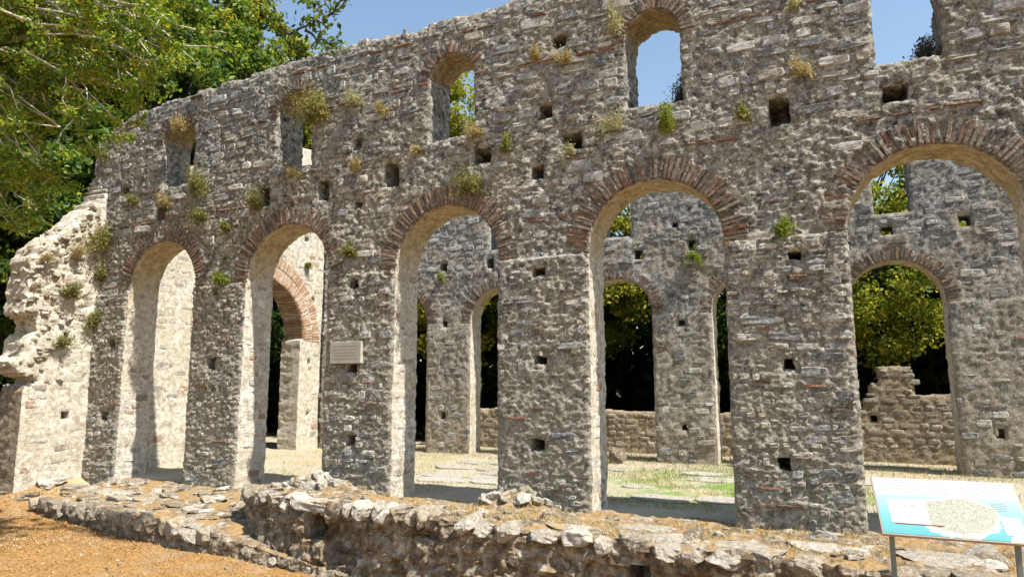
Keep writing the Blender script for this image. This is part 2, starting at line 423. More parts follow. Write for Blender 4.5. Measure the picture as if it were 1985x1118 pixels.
class Table:
    """distance and relief sampled once on a grid"""
    def __init__(s, sdf, height, u0, u1, v0, v1, st=.03):
        s.u0, s.v0, s.st = u0-.5, v0-.5, st
        U, V_ = np.meshgrid(np.arange(u0-.5, u1+1, st), np.arange(v0-.5, v1+1, st), indexing='ij')
        s.S = sdf(U, V_); s.H = height(U, V_, np.ones_like(U)); s.n = s.S.shape
    def ix(s, u, v): return min(s.n[0]-1, max(0, int((u-s.u0)/s.st+.5))), min(s.n[1]-1, max(0, int((v-s.v0)/s.st+.5)))
    def sd(s, u, v): return float(s.S[s.ix(u, v)])
    def ht(s, u, v): return float(s.H[s.ix(u, v)])

def lay_stones(pile, tiles, tb, u0, u1, v0, v1, pos, axes, dens, rng, blocked, depth=(.025, .05), cw=(.13, .42), ch=(.085, .19), tile_p=.2):
    """irregular courses of rubble with thin tile courses between; dens(u,v) is how many stones show through the mortar"""
    ex, ey, ez = axes
    v = v0
    while v < v1:
        hgt = rng.uniform(*ch)
        if tiles is not None and rng.random() < tile_p:
            hgt = rng.uniform(.026, .048); u = u0
            on = rng.random() < .6
            while u < u1:
                L = rng.uniform(.18, .42)
                if rng.random() < .22: on = not on
                uu, vv = u+L/2, v+hgt/2+.03*math.sin(u*.9+v)
                if on and tb.sd(uu, vv) > .03+L*.25 and not blocked(uu, vv) and rng.random() < (.88 if vv > 4.5 else .3):
                    p = pos(uu, vv, tb.ht(uu, vv)-.006)
                    a = rng.uniform(-.03, .03)
                    X3 = (Vector(ex)*math.cos(a)+Vector(ey)*math.sin(a)); Y3 = (Vector(ey)*math.cos(a)-Vector(ex)*math.sin(a))
                    d2 = sum((p[i]-CAM[i])**2 for i in range(3))
                    tiles.add(frame(p, X3, Y3, ez, L*.93, hgt*.9, rng.uniform(.016, .042)), rng.randrange(8), rng.randrange(len(BRICKS)), L*hgt/d2)
                u += L+rng.uniform(.01, .05)
            v += hgt+.02; continue
        u = u0+rng.uniform(-.2, 0)
        while u < u1:
            L = rng.uniform(*cw)*(.75+.5*hgt/.15)
            uu = u+L/2; vv = v+hgt/2+.03*math.sin(uu*.9+v)+rng.uniform(-.015, .015)
            h2 = hgt*rng.uniform(.72, 1.0); L2 = L*rng.uniform(.82, .97)
            s_ = tb.sd(uu, vv)
            if s_ > .5*min(L2, h2)+.01 and not blocked(uu, vv) and rng.random() < dens(uu, vv):
                if s_ < .5*L2: L2 = max(.08, 1.6*s_)
                p = pos(uu, vv, tb.ht(uu, vv)-.004)
                a = rng.uniform(-.09, .09); tx = rng.uniform(-.12, .12)
                X3 = Vector(ex)*math.cos(a)+Vector(ey)*math.sin(a); Y3 = Vector(ey)*math.cos(a)-Vector(ex)*math.sin(a)
                d2 = sum((p[i]-CAM[i])**2 for i in range(3))
                pile.add(frame(p, X3, Y3, Vector(ez)+X3*tx, L2, h2, rng.uniform(*depth)), rng.randrange(16), rng.randrange(len(GREYS)), L2*h2/d2)
            u += L+rng.uniform(0, .03)
        v += hgt+rng.uniform(.005, .03)

def ring_bricks(uc, vc, r0, length, a0, a1, step, thick, pos, axes, rng, tb, proud=(.008, .028)):
    """voussoir bricks set radially round an arch; yields placement matrices"""
    ex, ey, ez = [Vector(q) for q in axes]
    n = int((a1-a0)*(r0+length/2)/step)
    for k in range(n+1):
        a = a0+(a1-a0)*(k+rng.uniform(-.12, .12))/n
        L = length*rng.uniform(.86, 1.04)
        rm = r0+.012+L/2
        uu, vv = uc+rm*math.cos(a), vc+rm*math.sin(a)
        rad = ex*math.cos(a)+ey*math.sin(a); tan = ey*math.cos(a)-ex*math.sin(a)
        j = rng.uniform(-.05, .05); R_ = rad*math.cos(j)+tan*math.sin(j); T_ = tan*math.cos(j)-rad*math.sin(j)
        h = tb.ht(uu, vv)
        yield frame(pos(uu, vv, h*.5), R_, T_, ez, L, thick*rng.uniform(.75, 1.2), rng.uniform(*proud)), rng.randrange(8), rng.randrange(len(BRICKS))

# ------------------------------------------------------------------ the arcade in front
SPR, HW = 3.92, 1.0
ARCHES = [-12.78, -9.36, -5.88, -2.34, 1.25, 4.8, 8.3]
HWS = {-12.78: .99, -9.36: 1.02}
WINS = [(-12.55, .46, 6.12, 7.12), (-9.32, .42, 6.08, 7.22), (-5.80, .45, 6.12, 7.2), (-2.26, .42, 6.1, 7.2), (1.12, .39, 6.1, 7.3), (4.8, .4, 6.1, 7.3), (8.3, .4, 6.1, 7.3)]
HOLES = [(-0.50, 5.68, 0.26, 0.38), (0.93, 5.68, 0.29, 0.21), (-3.59, 5.72, 0.33, 0.26), (-4.03, 6.28, 0.20, 0.19), (-3.79, 7.44, 0.25, 0.21), (-5.20, 5.71, 0.33, 0.27), (-7.02, 5.63, 0.27, 0.43), (-4.19, 5.29, 0.18, 0.19), (-7.76, 5.15, 0.16, 0.14), (-8.57, 5.53, 0.25, 0.40), (-10.05, 5.56, 0.30, 0.37), (-12.97, 5.57, 0.26, 0.29), (-4.15, 3.65, 0.21, 0.15), (-4.13, 2.26, 0.22, 0.14), (-4.18, 0.98, 0.22, 0.17), (-0.42, 3.60, 0.16, 0.11), (-0.57, 2.16, 0.15, 0.16), (-0.70, 0.84, 0.15, 0.15), (-7.71, 0.94, 0.20, 0.18), (-7.75, 2.19, 0.22, 0.13), (-7.75, 3.69, 0.18, 0.15), (-11.17, 2.31, 0.20, 0.24), (-14.25, 1.26, 0.17, 0.17), (-11.16, 3.75, 0.14, 0.17), (-14.20, 6.20, 0.21, 0.17), (-7.79, 6.32, 0.17, 0.20), (-14.15, 2.80, 0.17, 0.16)]
TOPX = [-15.4, -15.2, -14.6, -13.88, -11.8, -9.94, -8.5, -6.1, -4.5, -2, 12]
TOPZ = [7.1, 7.42, 7.75, 8.02, 8.17, 8.26, 8.33, 8.30, 8.36, 8.5, 8.6]
def arcade_sdf(u, v, holes=True):
    u = np.asarray(u, float); v = np.asarray(v, float)
    rough = .022*fbm(u*3.1, v*3.1, 4.4, 3, 31)+.008*vn(u*17, v*17, 0, 32)
    top = np.interp(u, TOPX, TOPZ)+.05*np.round(1.6*vn(u*2.6, 1.3, 0, 7))+.02*vn(u*9, .2, 0, 8)-v
    S = np.minimum(top, u+15.28+.06*vn(v*3.5, 0, 0, 3))
    for c in ARCHES:
        hw = HWS.get(c, HW); du = np.abs(u-c)
        S = np.minimum(S, np.where(v > SPR, np.hypot(du, v-SPR)-hw, du-hw-.02*sstep(SPR-.02, SPR-.3, v)*0)+rough*.8)
    for (c, hw, sill, spr) in WINS:
        du = np.abs(u-c); d = np.where(v > spr, np.hypot(du, v-spr), du)-hw
        S = np.minimum(S, np.maximum(d, sill-v)+rough*1.6)
    for (c, z, w_, h_) in (HOLES if holes else ()):
        S = np.minimum(S, np.maximum(np.abs(u-c)-w_/2, np.abs(v-z)-h_/2)+rough*1.5+.012*vn(u*11, v*11, c, 35))
    return S
def arcade_h(u, v, S):
    pier = sstep(SPR-.02, SPR-.07, v)
    h = .03*fbm(u*.7, v*.7, 2., 2, 40)
    up = sstep(4.9, 5.8, v)
    crust = ridge(u*6.5+v*1.5, v*10, 3.3, 3, 41)*(.45+.9*sstep(-.3, .3, vn(u*1.1, v*1.4, 9, 45)))
    fine = fbm(u*19, v*30, 1.1, 3, 42)
    h = h+(1-up)*(.021*crust+.024*fine)+up*(.013*crust+.020*fine-.004)
    h = h+.018*fbm(u*2.9, v*4.2, 7.7, 3, 43)
    return h+pier*.045
def a_world(p): return np.column_stack([p[:, 0], -p[:, 2], p[:, 1]])
def a_pos(u, v, h): return (u, -h, v)
A_AX = ((1, 0, 0), (0, 0, 1), (0, -1, 0))
us = [-15.4]
while us[-1] < 3.3: us.append(us[-1]+.0185+.0009*abs(us[-1]-.2))
us = np.concatenate([us, np.arange(us[-1]+.1, 12, .1)])
vs = np.concatenate([np.arange(-.3, 8.75, .021)])
def arcade_jm(u, v):
    r = np.zeros(len(u), int)
    for c in ARCHES: r[(np.abs(u-c) < 1.1) & (v < SPR+1.1)] = 1
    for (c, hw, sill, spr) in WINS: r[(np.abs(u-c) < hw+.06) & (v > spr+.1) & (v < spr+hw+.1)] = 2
    for (c, z, w_, h_) in HOLES: r[(np.abs(u-c) < w_/2+.03) & (np.abs(v-z) < h_/2+.03)] = 0
    return r
arcade = empty('arcade_wall', (-2, 0, 0))
tag(arcade, 'tall ruined arcade of rubble masonry with five round arches and windows above', 'ruined wall')
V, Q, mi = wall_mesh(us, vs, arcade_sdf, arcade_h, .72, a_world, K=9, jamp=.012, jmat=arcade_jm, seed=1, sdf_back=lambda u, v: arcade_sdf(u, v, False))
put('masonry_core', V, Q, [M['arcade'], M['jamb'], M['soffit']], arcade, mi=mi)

rng = random.Random(4)
def a_block(u, v):
    for c in ARCHES:
        if v > SPR-.02 and math.hypot(u-c, v-SPR) < 1.40: return True
    for (c, hw, sill, spr) in WINS:
        if v > spr and math.hypot(u-c, v-spr) < hw+.27: return True
    return False
pile, tiles = Pile(), Pile()
def a_dens(u, v):
    m = float(sstep(-.35, .25, vn(u*.9, v*1.1, 3.3, 95)+.5*vn(u*2.3, v*2.9, 1.3, 96)))
    if v > 5.5: return .55+.42*m
    if v > SPR: return .12+.5*m
    return .08+(.75 if -1.6 < u < .4 else .45)*m
TA = Table(arcade_sdf, arcade_h, -15.4, 3.3, -.1, 8.6)
lay_stones(pile, tiles, TA, -15.1, 3.1, -.05, 8.4, a_pos, A_AX, a_dens, rng, a_block, depth=(.014, .042), cw=(.06, .46), ch=(.05, .2), tile_p=.38)
crust = Pile()
lay_stones(crust, None, TA, -15.1, 3.1, -.05, 5.5, a_pos, A_AX, lambda u, v: .50*float(sstep(-.25, .3, vn(u*1.3, v*1.3, .5, 88))), rng, a_block, depth=(.010, .036), cw=(.04, .2), ch=(.03, .11))
pile.emit('stone', 'rubble_stones', arcade, STONES, STONE_ME, GREYS, M['stone'], 300, smooth=False)
crust.emit('mortar_lump', 'mortar_lumps', arcade, STONES, STONE_ME, CRUST, M['stone'], 0, smooth=False)
tiles.emit('tile', 'tile_courses', arcade, BR, TILE_ME, TILES, M['brick'], 250, smooth=False)
off = Matrix.Translation(-Vector(arcade.location))
for c in ARCHES[:5]:
    for Mx, k, cc in ring_bricks(c, SPR, HWS.get(c, HW), .34, -.06, math.pi+.06, .076, .047, a_pos, A_AX, rng, TA):
        link('arch_brick', BRICK_ME[k][cc], arcade, mat=off @ Mx)
for (c, hw, sill, spr) in WINS[:4]:
    for Mx, k, cc in ring_bricks(c, spr, hw, .22, 0.0, math.pi, .085, .045, a_pos, A_AX, rng, TA, (.01, .035)):
        if c < -12 and rng.random() < .4: continue
        link('arch_brick', BRICK_ME[k][cc], arcade, mat=off @ Mx)

PALE = [(.48, .445, .38), (.56, .525, .46), (.34, .31, .26), (.62, .585, .52), (.44, .38, .29), (.40, .27, .19)]
C_AX = ((0, 1, 0), (0, 0, 1), (1, 0, 0))
reveal = Pile()
for c in ARCHES[:5]:
    x0 = c-HWS.get(c, HW)
    class _T:
        def sd(s, u, v): return min(u-.02, .7-u)
        def ht(s, u, v): return -.004
    lay_stones(reveal, None, _T(), .0, .72, .0, SPR-.05, lambda u, v, h: (x0+h, u, v), C_AX, lambda u, v: .8, rng, lambda u, v: False, depth=(.010, .032), cw=(.12, .34), ch=(.08, .2))
reveal.emit('reveal_stone', 'reveal_stones', arcade, STONES, STONE_ME, PALE, M['stone'], 0, smooth=False)

# ------------------------------------------------------------------ the opposite arcade beyond the nave
FY = 7.4
FARCH = [-11.78, -8.43, -5.10, -1.72, 1.30, 4.7, 8.1]
FWIN = [(-11.6, .38, 5.72, 7.0), (-8.42, .38, 5.72, 7.0), (-5.02, .38, 5.74, 7.0), (-1.7, .38, 5.72, 7.0), (1.36, .37, 5.70, 7.0), (4.7, .38, 5.7, 7)]
FHOLE = [(1.23, 5.31, .24, .2), (2.72, 5.38, .22, .24), (-4.46, 5.23, .2, .24), (-3.09, 5.36, .18, .26), (-3.50, 5.92, .13, .12), (-8.75, 5.33, .2, .28), (-10.27, 5.33, .2, .24), (-10.25, 1.04, .13, .22), (-10.22, 3.65, .14, .18), (-3.41, 3.42, .17, .14), (-3.42, .86, .15, .14), (2.99, .88, .16, .2)]
FS = 3.68
def far_sdf(u, v):
    u = np.asarray(u, float); v = np.asarray(v, float)
    rough = .03*fbm(u*3.1, v*3.1, 8.4, 3, 131)
    S = 8.1+.15*vn(u*.8, 0, 0, 66)+.05*np.round(2*vn(u*2.6, 1.3, 0, 77))-v
    for c in FARCH:
        du = np.abs(u-c); S = np.minimum(S, np.where(v > FS, np.hypot(du, v-FS), du)-.95+rough*.7)
    for (c, hw, sill, spr) in FWIN:
        du = np.abs(u-c); S = np.minimum(S, np.maximum(np.where(v > spr, np.hypot(du, v-spr), du)-hw, sill-v)+rough)
    for (c, z, w_, h_) in FHOLE:
        S = np.minimum(S, np.maximum(np.abs(u-c)-w_/2, np.abs(v-z)-h_/2)+rough*.5)
    return S
def far_h(u, v, S):
    return .03*fbm(u*.8, v*.8, 3., 2, 140)+.018*ridge(u*6, v*7, 1.3, 3, 141)+.014*fbm(u*17, v*19, 1, 3, 142)+.02*sstep(FS, FS-.06, v)
def f_world(p): return np.column_stack([p[:, 0], FY-p[:, 2], p[:, 1]])
def f_pos(u, v, h): return (u, FY-h, v)
far = empty('opposite_arcade', (-2, FY, 0))
tag(far, 'grey opposite arcade seen through the arches across the grassy nave', 'ruined wall')
us = np.concatenate([np.arange(-14.7, 4.6, .042), np.arange(4.6, 12, .12)]); vs = np.arange(-.4, 8.5, .042)
def far_jm(u, v):
    r = np.zeros(len(u), int)
    for c in FARCH: r[(np.abs(u-c) < 1.05) & (v < FS+1.05)] = 1
    for (c, z, w_, h_) in FHOLE: r[(np.abs(u-c) < w_/2+.05) & (np.abs(v-z) < h_/2+.05)] = 0
    return r
V, Q, mi = wall_mesh(us, vs, far_sdf, far_h, .65, f_world, K=6, jamp=.014, jmat=far_jm, seed=2)
put('masonry_core', V, Q, [M['far'], M['jamb'], M['soffit']], far, mi=mi)
rng = random.Random(9)
def f_block(u, v):
    return any(v > FS-.02 and math.hypot(u-c, v-FS) < 1.3 for c in FARCH)
pile, tiles = Pile(), Pile()
TF = Table(far_sdf, far_h, -14.7, 4.6, 0, 8.2, .04)
lay_stones(pile, tiles, TF, -14.6, 4.4, 0, 8.0, f_pos, A_AX, lambda u, v: .6 if v > 5 else (.25 if v > 1.6 else .5), rng, f_block, depth=(.012, .035), tile_p=.1)
pile.emit('stone', 'rubble_stones', far, STONES, STONE_ME, GREYS, M['stone'], 120, smooth=False)
tiles.emit('tile', 'tile_courses', far, BR, BRICK_ME, BRICKS, M['brick'], 40, smooth=False)
offf = Matrix.Translation(-Vector(far.location))
for c in FARCH[:5]:
    for Mx, k, cc in ring_bricks(c, FS, .95, .29, 0, math.pi, .09, .05, f_pos, A_AX, rng, TF, (.0, .03)):
        link('arch_brick', BRICK_ME[k][cc], far, mat=offf @ Mx)

# ------------------------------------------------------------------ the pale cross wall with its broad brick arch, and its broken outer stub
XC = -14.75
CY, CR, CS = 4.85, 1.75, 3.28
STUB = [(-.20, 6.1), (-.26, 5.91), (-.52, 5.5), (-1.03, 5.05), (-1.37, 4.71), (-1.49, 4.26), (-1.43, 3.84), (-1.55, 3.36), (-1.30, 3.28), (-1.27, 3.01), (-1.50, 2.74), (-1.47, 2.48), (-1.70, 2.37), (-1.54, 2.17), (-1.19, 2.08), (-1.13, 1.95), (-1.35, 1.89), (-1.42, 1.77), (-1.40, -1)]
SZ = np.array([q[1] for q in STUB])[::-1]; SY = np.array([q[0] for q in STUB])[::-1]
def cross_sdf(u, v):
    u = np.asarray(u, float); v = np.asarray(v, float)
    edge = (u-np.interp(v, SZ, SY))*.8+.07*fbm(u*4, v*5, 1, 3, 231)*sstep(1.6, 2.2, v)
    top = np.interp(u, [-2, -.06, .1, .7, 2, 6, 9], [5.9, 5.9, 6.6, 7.0, 7.4, 9.2, 9.6])+.05*np.round(2*vn(u*2.2, 0, 0, 6))-v
    S = np.minimum(edge, top)
    du = np.abs(u-CY); S = np.minimum(S, np.where(v > CS, np.hypot(du, v-CS), du+.12)-CR+.02*fbm(u*4, v*4, 1, 2, 232))
    for (c, z, w_, h_) in ((-.52, 1.28, .17, .16), (6.98, 4.55, .14, .16), (6.9, 2.62, .13, .17), (6.95, 1.05, .13, .13), (6.2, 5.1, .1, .1), (6.6, 6.42, .2, .16), (-.62, 2.95, .14, .16)):
        S = np.minimum(S, np.maximum(np.abs(u-c)-w_/2, np.abs(v-z)-h_/2)+.015*vn(u*9, v*9, 0, 4))
    return S
def cross_h(u, v, S):
    rag = sstep(2.6, 3.6, v)*sstep(.1, -.3, u)
    return .03*fbm(u*.8, v*.8, 3., 2, 240)+.010*ridge(u*5, v*7, 1.3, 3, 241)+.009*fbm(u*17, v*19, 1, 3, 242)+rag*(.05*fbm(u*4.5, v*5.5, 2, 3, 243)+.05*ridge(u*9, v*9, 0, 2, 244)-.05)
def c_world(p): return np.column_stack([XC+p[:, 2], p[:, 0], p[:, 1]])
def c_pos(u, v, h): return (XC+h, u, v)
C_AX = ((0, 1, 0), (0, 0, 1), (1, 0, 0))
cross = empty('cross_wall', (XC, 3, 0))
tag(cross, 'pale sunlit cross wall with wide brick arch and crumbling outer stub', 'ruined wall')
us = np.concatenate([np.arange(-1.9, .2, .026), np.arange(.2, 9, .045)]); vs = np.arange(-.5, 9.8, .036)
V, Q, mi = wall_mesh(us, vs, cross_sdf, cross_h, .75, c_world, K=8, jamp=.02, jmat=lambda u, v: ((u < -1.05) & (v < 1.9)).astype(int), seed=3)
put('masonry_core', V, Q, [M['lime'], M['low']], cross, mi=mi)  # lower stub end takes a darker masonry, its shade put into the colour
rng = random.Random(21)
offc = Matrix.Translation(-Vector(cross.location))
PALE_ME = [[mesh_np('stone', V_, F_, M['stone'], col=np.array(c)) for c in PALE] for V_, F_ in STONES]
ORANGE = [(.42, .25, .155), (.47, .32, .215), (.37, .21, .125), (.50, .38, .275), (.43, .29, .19)]
ORANGE_ME = [[mesh_np('brick', V_, F_, M['brick'], smooth=False, col=np.array(c)) for c in ORANGE] for V_, F_ in BR]
TC = Table(cross_sdf, cross_h, -1.9, 9, 0, 9.5, .04)
for r0, ln in ((CR, .34), (CR+.36, .32)):
    for Mx, k, cc in ring_bricks(CY, CS, r0, ln, 0.0, math.pi, .078, .055, c_pos, C_AX, rng, TC, (.012, .03)):
        link('arch_brick', ORANGE_ME[k][cc % 5], cross, mat=offc @ Mx)
# brick lining of the arch soffit
for k in range(int(math.pi*CR/.085)):
    a = math.pi*(k+.5)/int(math.pi*CR/.085)
    rad = Vector((0, math.cos(a), math.sin(a))); tan = Vector((0, -math.sin(a), math.cos(a)))
    p = Vector((XC-.37, CY, CS))+rad*(CR+.005)
    link('soffit_brick', ORANGE_ME[k % 8][(k*7) % 5], cross, mat=offc @ frame(p, (1, 0, 0), tan, -rad, .74, .062, .03))
pile = Pile()
lay_stones(pile, None, TC, -1.3, 8, 0, 8.5, c_pos, C_AX, lambda u, v: .5 if (u > -.1 or v < 2.6) else .8, rng, lambda u, v: v > CS-.05 and math.hypot(u-CY, v-CS) < CR+.75, depth=(.006, .018), cw=(.15, .5), ch=(.09, .22))
pile.emit('stone', 'rubble_stones', cross, STONES, PALE_ME, PALE, M['stone'], 160, smooth=False)

# ------------------------------------------------------------------ loose rock shapes
def rock_shape(seed, n=7, flatn=11):
    r = np.random.RandomState(seed)
    g = np.linspace(-1, 1, n+1); Vs, Fs = [], []; o = 0
    for ax in range(3):
        for sg in (-1, 1):
            A, B = np.meshgrid(g, g, indexing='ij'); Cc = np.full_like(A, sg)
            P = [None]*3; P[ax] = Cc; P[(ax+1) % 3] = A; P[(ax+2) % 3] = B
            Vs.append(np.stack(P, -1).reshape(-1, 3)); id_ = o+np.arange(A.size).reshape(A.shape); o += A.size
            q = np.stack([id_[:-1, :-1], id_[1:, :-1], id_[1:, 1:], id_[:-1, 1:]], -1).reshape(-1, 4)
            Fs.append(q if sg > 0 else q[:, ::-1])
    V = np.concatenate(Vs); F = np.concatenate(Fs)
    key = np.round(V*1000).astype(int); _, i0, inv = np.unique(key, axis=0, return_index=True, return_inverse=True)
    V = V[i0]; F = inv.ravel()[F]
    nrm = V/np.linalg.norm(V, axis=1, keepdims=True)
    V = V*.68+nrm*.36
    for _ in range(flatn):                       # chop planar facets
        d = r.normal(size=3); d /= np.linalg.norm(d); c = r.uniform(.5, .85)
        s = V@d; k = s > c; V[k] -= np.outer((s[k]-c)*.95, d)
    nn = V/np.linalg.norm(V, axis=1, keepdims=True)
    V = V+nn*(.15*fbm(V[:, 0]*1.4+seed, V[:, 1]*1.4, V[:, 2]*1.4, 3, seed)+.10*vn(V[:, 0]*4, V[:, 1]*4, V[:, 2]*4, seed+2))[:, None]
    V -= (V.max(0)+V.min(0))/2; V /= (V.max(0)-V.min(0))
    return V, F
ROCKS = [rock_shape(k+1) for k in range(14)]
ROCKC = [(.38, .34, .28), (.45, .41, .345), (.28, .235, .175), (.35, .295, .22), (.52, .48, .415), (.20, .155, .108)]
ROCK_ME = [[mesh_np('rock', V_, F_, M['rock'], smooth=False, col=np.array(c)) for c in ROCKC] for V_, F_ in ROCKS]
def put_rock(parent, pos, size, rng, name='stone', yaw=None, tilt=.25, c=None):
    E = Matrix.Rotation(rng.uniform(0, 6.28) if yaw is None else yaw+rng.uniform(-.2, .2), 4, 'Z') @ Matrix.Rotation(rng.uniform(-tilt, tilt), 4, 'X') @ Matrix.Rotation(rng.uniform(-tilt, tilt), 4, 'Y')
    Mx = Matrix.Translation(Vector(pos)-Vector(parent.location)) @ E @ Matrix.Diagonal((*size, 1))
    return link(name, ROCK_ME[rng.randrange(len(ROCKS))][rng.randrange(len(ROCKC)) if c is None else c], parent, mat=Mx)
# rubble of the broken stub edge
rng = random.Random(33)
for k in range(230):
    z = rng.uniform(2.9, 5.85) if k < 190 else rng.uniform(1.9, 2.9)
    y0 = float(np.interp(z, SZ, SY))
    y = y0+abs(rng.gauss(0, .35)) if k % 3 else y0+rng.uniform(-.02, .10)
    if y > -.05: continue
    s = rng.uniform(.06, .17)
    put_rock(cross, (XC+rng.uniform(-.55, .02) if y-y0 < .12 else XC+rng.uniform(-.06, .015), y, z), (s*.9, s*rng.uniform(.8, 1.5), s*rng.uniform(.5, .85)), rng, yaw=0, tilt=.3, c=rng.choice([1, 3, 0, 4, 3, 2]))

# ------------------------------------------------------------------ low foundations in front of the arcade
def foundation(name, label, kn, back, seed, du, carve=(), zb=-1.25, mounds=(), amp=1.):
    kx = np.array([k[0] for k in kn]); ky = np.array([k[1] for k in kn]); kz = np.array([k[2] for k in kn])
    base = empty(name, (float(kx.mean()), float(ky.mean()), float(gz(kx.mean(), ky.mean()-.3))))
    tag(base, label, 'foundation')
    xs = np.arange(kx[0], kx[-1], du)
    fz = np.linspace(0, 1, 64); tb = np.linspace(0, 1, 84)[1:]
    yf = np.interp(xs, kx, ky); zt = np.interp(xs, kx, kz)
    Xs = np.repeat(xs[:, None], len(fz)+len(tb), 1)
    Z1 = zb+(zt[:, None]-zb)*fz[None]; Y1 = yf[:, None]-.10*(1-fz[None])
    yb, zbk = back
    Y2 = yf[:, None]+(yb-yf[:, None])*tb[None]; Z2 = zt[:, None]+(zbk-zt[:, None])*sstep(.0, 1, tb[None])
    for (mx, my, rx, ry, hh) in mounds:
        Z2 = Z2+hh*np.exp(-((xs[:, None]-mx)/rx)**2-((Y2-my)/ry)**2)
    Yg = np.concatenate([Y1, Y2], 1); Zg = np.concatenate([Z1, Z2], 1)
    P = np.stack([Xs, Yg, Zg], -1)
    du_ = np.gradient(P, axis=0); dv_ = np.gradient(P, axis=1)
    nr = np.cross(du_, dv_); nr /= np.linalg.norm(nr, axis=-1, keepdims=True)
    face = np.concatenate([np.ones(len(fz)), np.zeros(len(tb))])[None]
    d = amp*(.10*fbm(Xs*2.2, Yg*2.2, Zg*2.6, 3, seed)+.085*ridge(Xs*5, Yg*5, Zg*6, 3, seed+1)+.035*fbm(Xs*13, Yg*13, Zg*15, 2, seed+2))*(.4+.6*face)-.03
    for (x0, x1, z0, z1, dep) in carve:
        m = np.maximum(np.abs(Xs-(x0+x1)/2)-(x1-x0)/2, np.abs(Zg-(z0+z1)/2)-(z1-z0)/2)+.02*vn(Xs*8, Zg*8, 0, seed+4)
        d = d*(1-face*sstep(.03, -.01, m)*.7)-dep*face*sstep(.012, -.02, m)
    P = P+nr*d[..., None]
    id_ = np.arange(P.shape[0]*P.shape[1]).reshape(P.shape[:2])
    Q = np.stack([id_[:-1, :-1], id_[1:, :-1], id_[1:, 1:], id_[:-1, 1:]], -1).reshape(-1, 4)
    m, t, out = newmat(name+'_rubble'); co = poscol(t)
    c = ramp(t, noise(t, co, 7, 7, .7), [(.33, (.07, .05, .032)), (.47, (.17, .13, .088)), (.59, (.33, .285, .225)), (.70, (.58, .55, .49))])
    mk = ramp(t, noise(t, co, 2.1, 6, .65), [(.44, (0, 0, 0)), (.53, (1, 1, 1))])
    lit = ramp(t, noise(t, co, 40, 4, .7), [(.35, (.20, .12, .05)), (.65, (.38, .26, .12))])
    c = mix(t, mth(t, 'MULTIPLY', mth(t, 'MULTIPLY', mk, upmask(t, .7, .92)), .9), c, lit)
    h = mth(t, 'ADD', noise(t, co, 26, 6, .72), mth(t, 'MULTIPLY', noise(t, co, 90, 3, .6), .4))
    finish(t, out, c, bump(t, h, .8, .03))
    put('rubble_core', P.reshape(-1, 3), Q, m, base, smooth=False)
    def top(x, y):
        i = min(len(xs)-1, max(0, int((x-xs[0])/du))); j = int(np.argmin(np.abs(P[i, len(fz):, 1]-y)))
        return float(P[i, len(fz)+j, 2])
    def edge(x):
        return float(np.interp(x, kx, ky)), float(np.interp(x, kx, kz))
    return base, top, edge

MAIN = [(-8.95, -.7, .18), (-8.75, -1.40, .24), (-7.8, -1.95, .28), (-6.7, -2.22, .29), (-4.5, -2.4, .27), (-3.6, -2.3, .19), (-3, -2.1, .12), (-.7, -2.05, .09), (.25, -2.2, .08), (2, -2.3, .08), (4.2, -2.3, .08)]
main, mtop, medge = foundation('ruined_foundation', 'broken stone foundation with pale coping stones below the piers', MAIN, (.25, .03), 301, .022,
    carve=((-6.72, -6.36, -.17, .12, 1.3), (-6.36, -5.72, -.34, .03, .22), (-6.3, -5.8, -.46, -.3, .12), (-2.22, -2.02, -.42, -.12, .5), (-2.75, -2.25, -.4, -.14, .12), (-2.0, -1.2, -.5, -.16, .10)),
    mounds=((-7.7, -.75, .9, .35, .26), (-4.35, -.55, .55, .30, .27), (-6.2, -1.3, .8, .5, .08)))
rng = random.Random(57)
x = -8.7
while x < 3.6:                                   # coping stones along the broken front edge
    L = rng.uniform(.22, .52) if x > -3.6 else rng.uniform(.14, .36)
    y, z = medge(x+L/2)
    hgt = rng.uniform(.13, .23)
    if -6.95 < x+L/2 < -6.2: x += .1; continue
    if rng.random() < .9:
        put_rock(main, (x+L/2, y+rng.uniform(.03, .14), z-hgt*.2+rng.uniform(-.03, .03)), (L*1.02, rng.uniform(.32, .5), hgt*1.25), rng, yaw=0, tilt=.14, c=rng.choice([0, 1, 3, 2, 0, 3, 4]))
    x += L*rng.uniform(.85, 1.1)
for k in range(150):                             # rubble lying on the top
    x = rng.uniform(-8.6, 3.2); y0, z0 = medge(x)
    y = rng.uniform(y0+.35, -.25)
    s = rng.choice([.08, .1, .12, .16, .2, .28, .36]) if x > -3.4 else rng.choice([.07, .1, .12, .14, .18, .24])
    flat_ = rng.uniform(.35, .6)
    put_rock(main, (x, y, mtop(x, y)-s*flat_*.10), (s*rng.uniform(.9, 1.5), s, s*flat_), rng, tilt=.2)
for (mx, my, n_, r_) in ((-7.7, -.8, 22, .8), (-4.35, -.6, 16, .5)):   # heaps against the piers
    for k in range(n_):
        x = mx+rng.gauss(0, r_*.5); y = my+rng.gauss(0, .16)
        s = rng.uniform(.11, .26)
        put_rock(main, (x, y, mtop(x, y)+s*.1), (s*1.25, s, s*.75), rng, tilt=.5, c=rng.choice([0, 1, 4, 3]))
for k in range(270):                              # stones showing in the broken face
    x = rng.uniform(-8.3, 3.2); y0, z0 = medge(x); z = z0-rng.uniform(.12, .85)
    if any(a-.12 < x < b+.12 and c_-.1 < z < d_+.1 for (a, b, c_, d_) in ((-6.75, -5.7, -.46, .12), (-2.75, -1.2, -.5, -.12))): continue
    s = rng.uniform(.07, .24)
    put_rock(main, (x, y0+.03, z), (s*1.3, s*.6, s*.8), rng, yaw=0, tilt=.3, c=rng.choice([2, 3, 5, 5, 2, 5]))
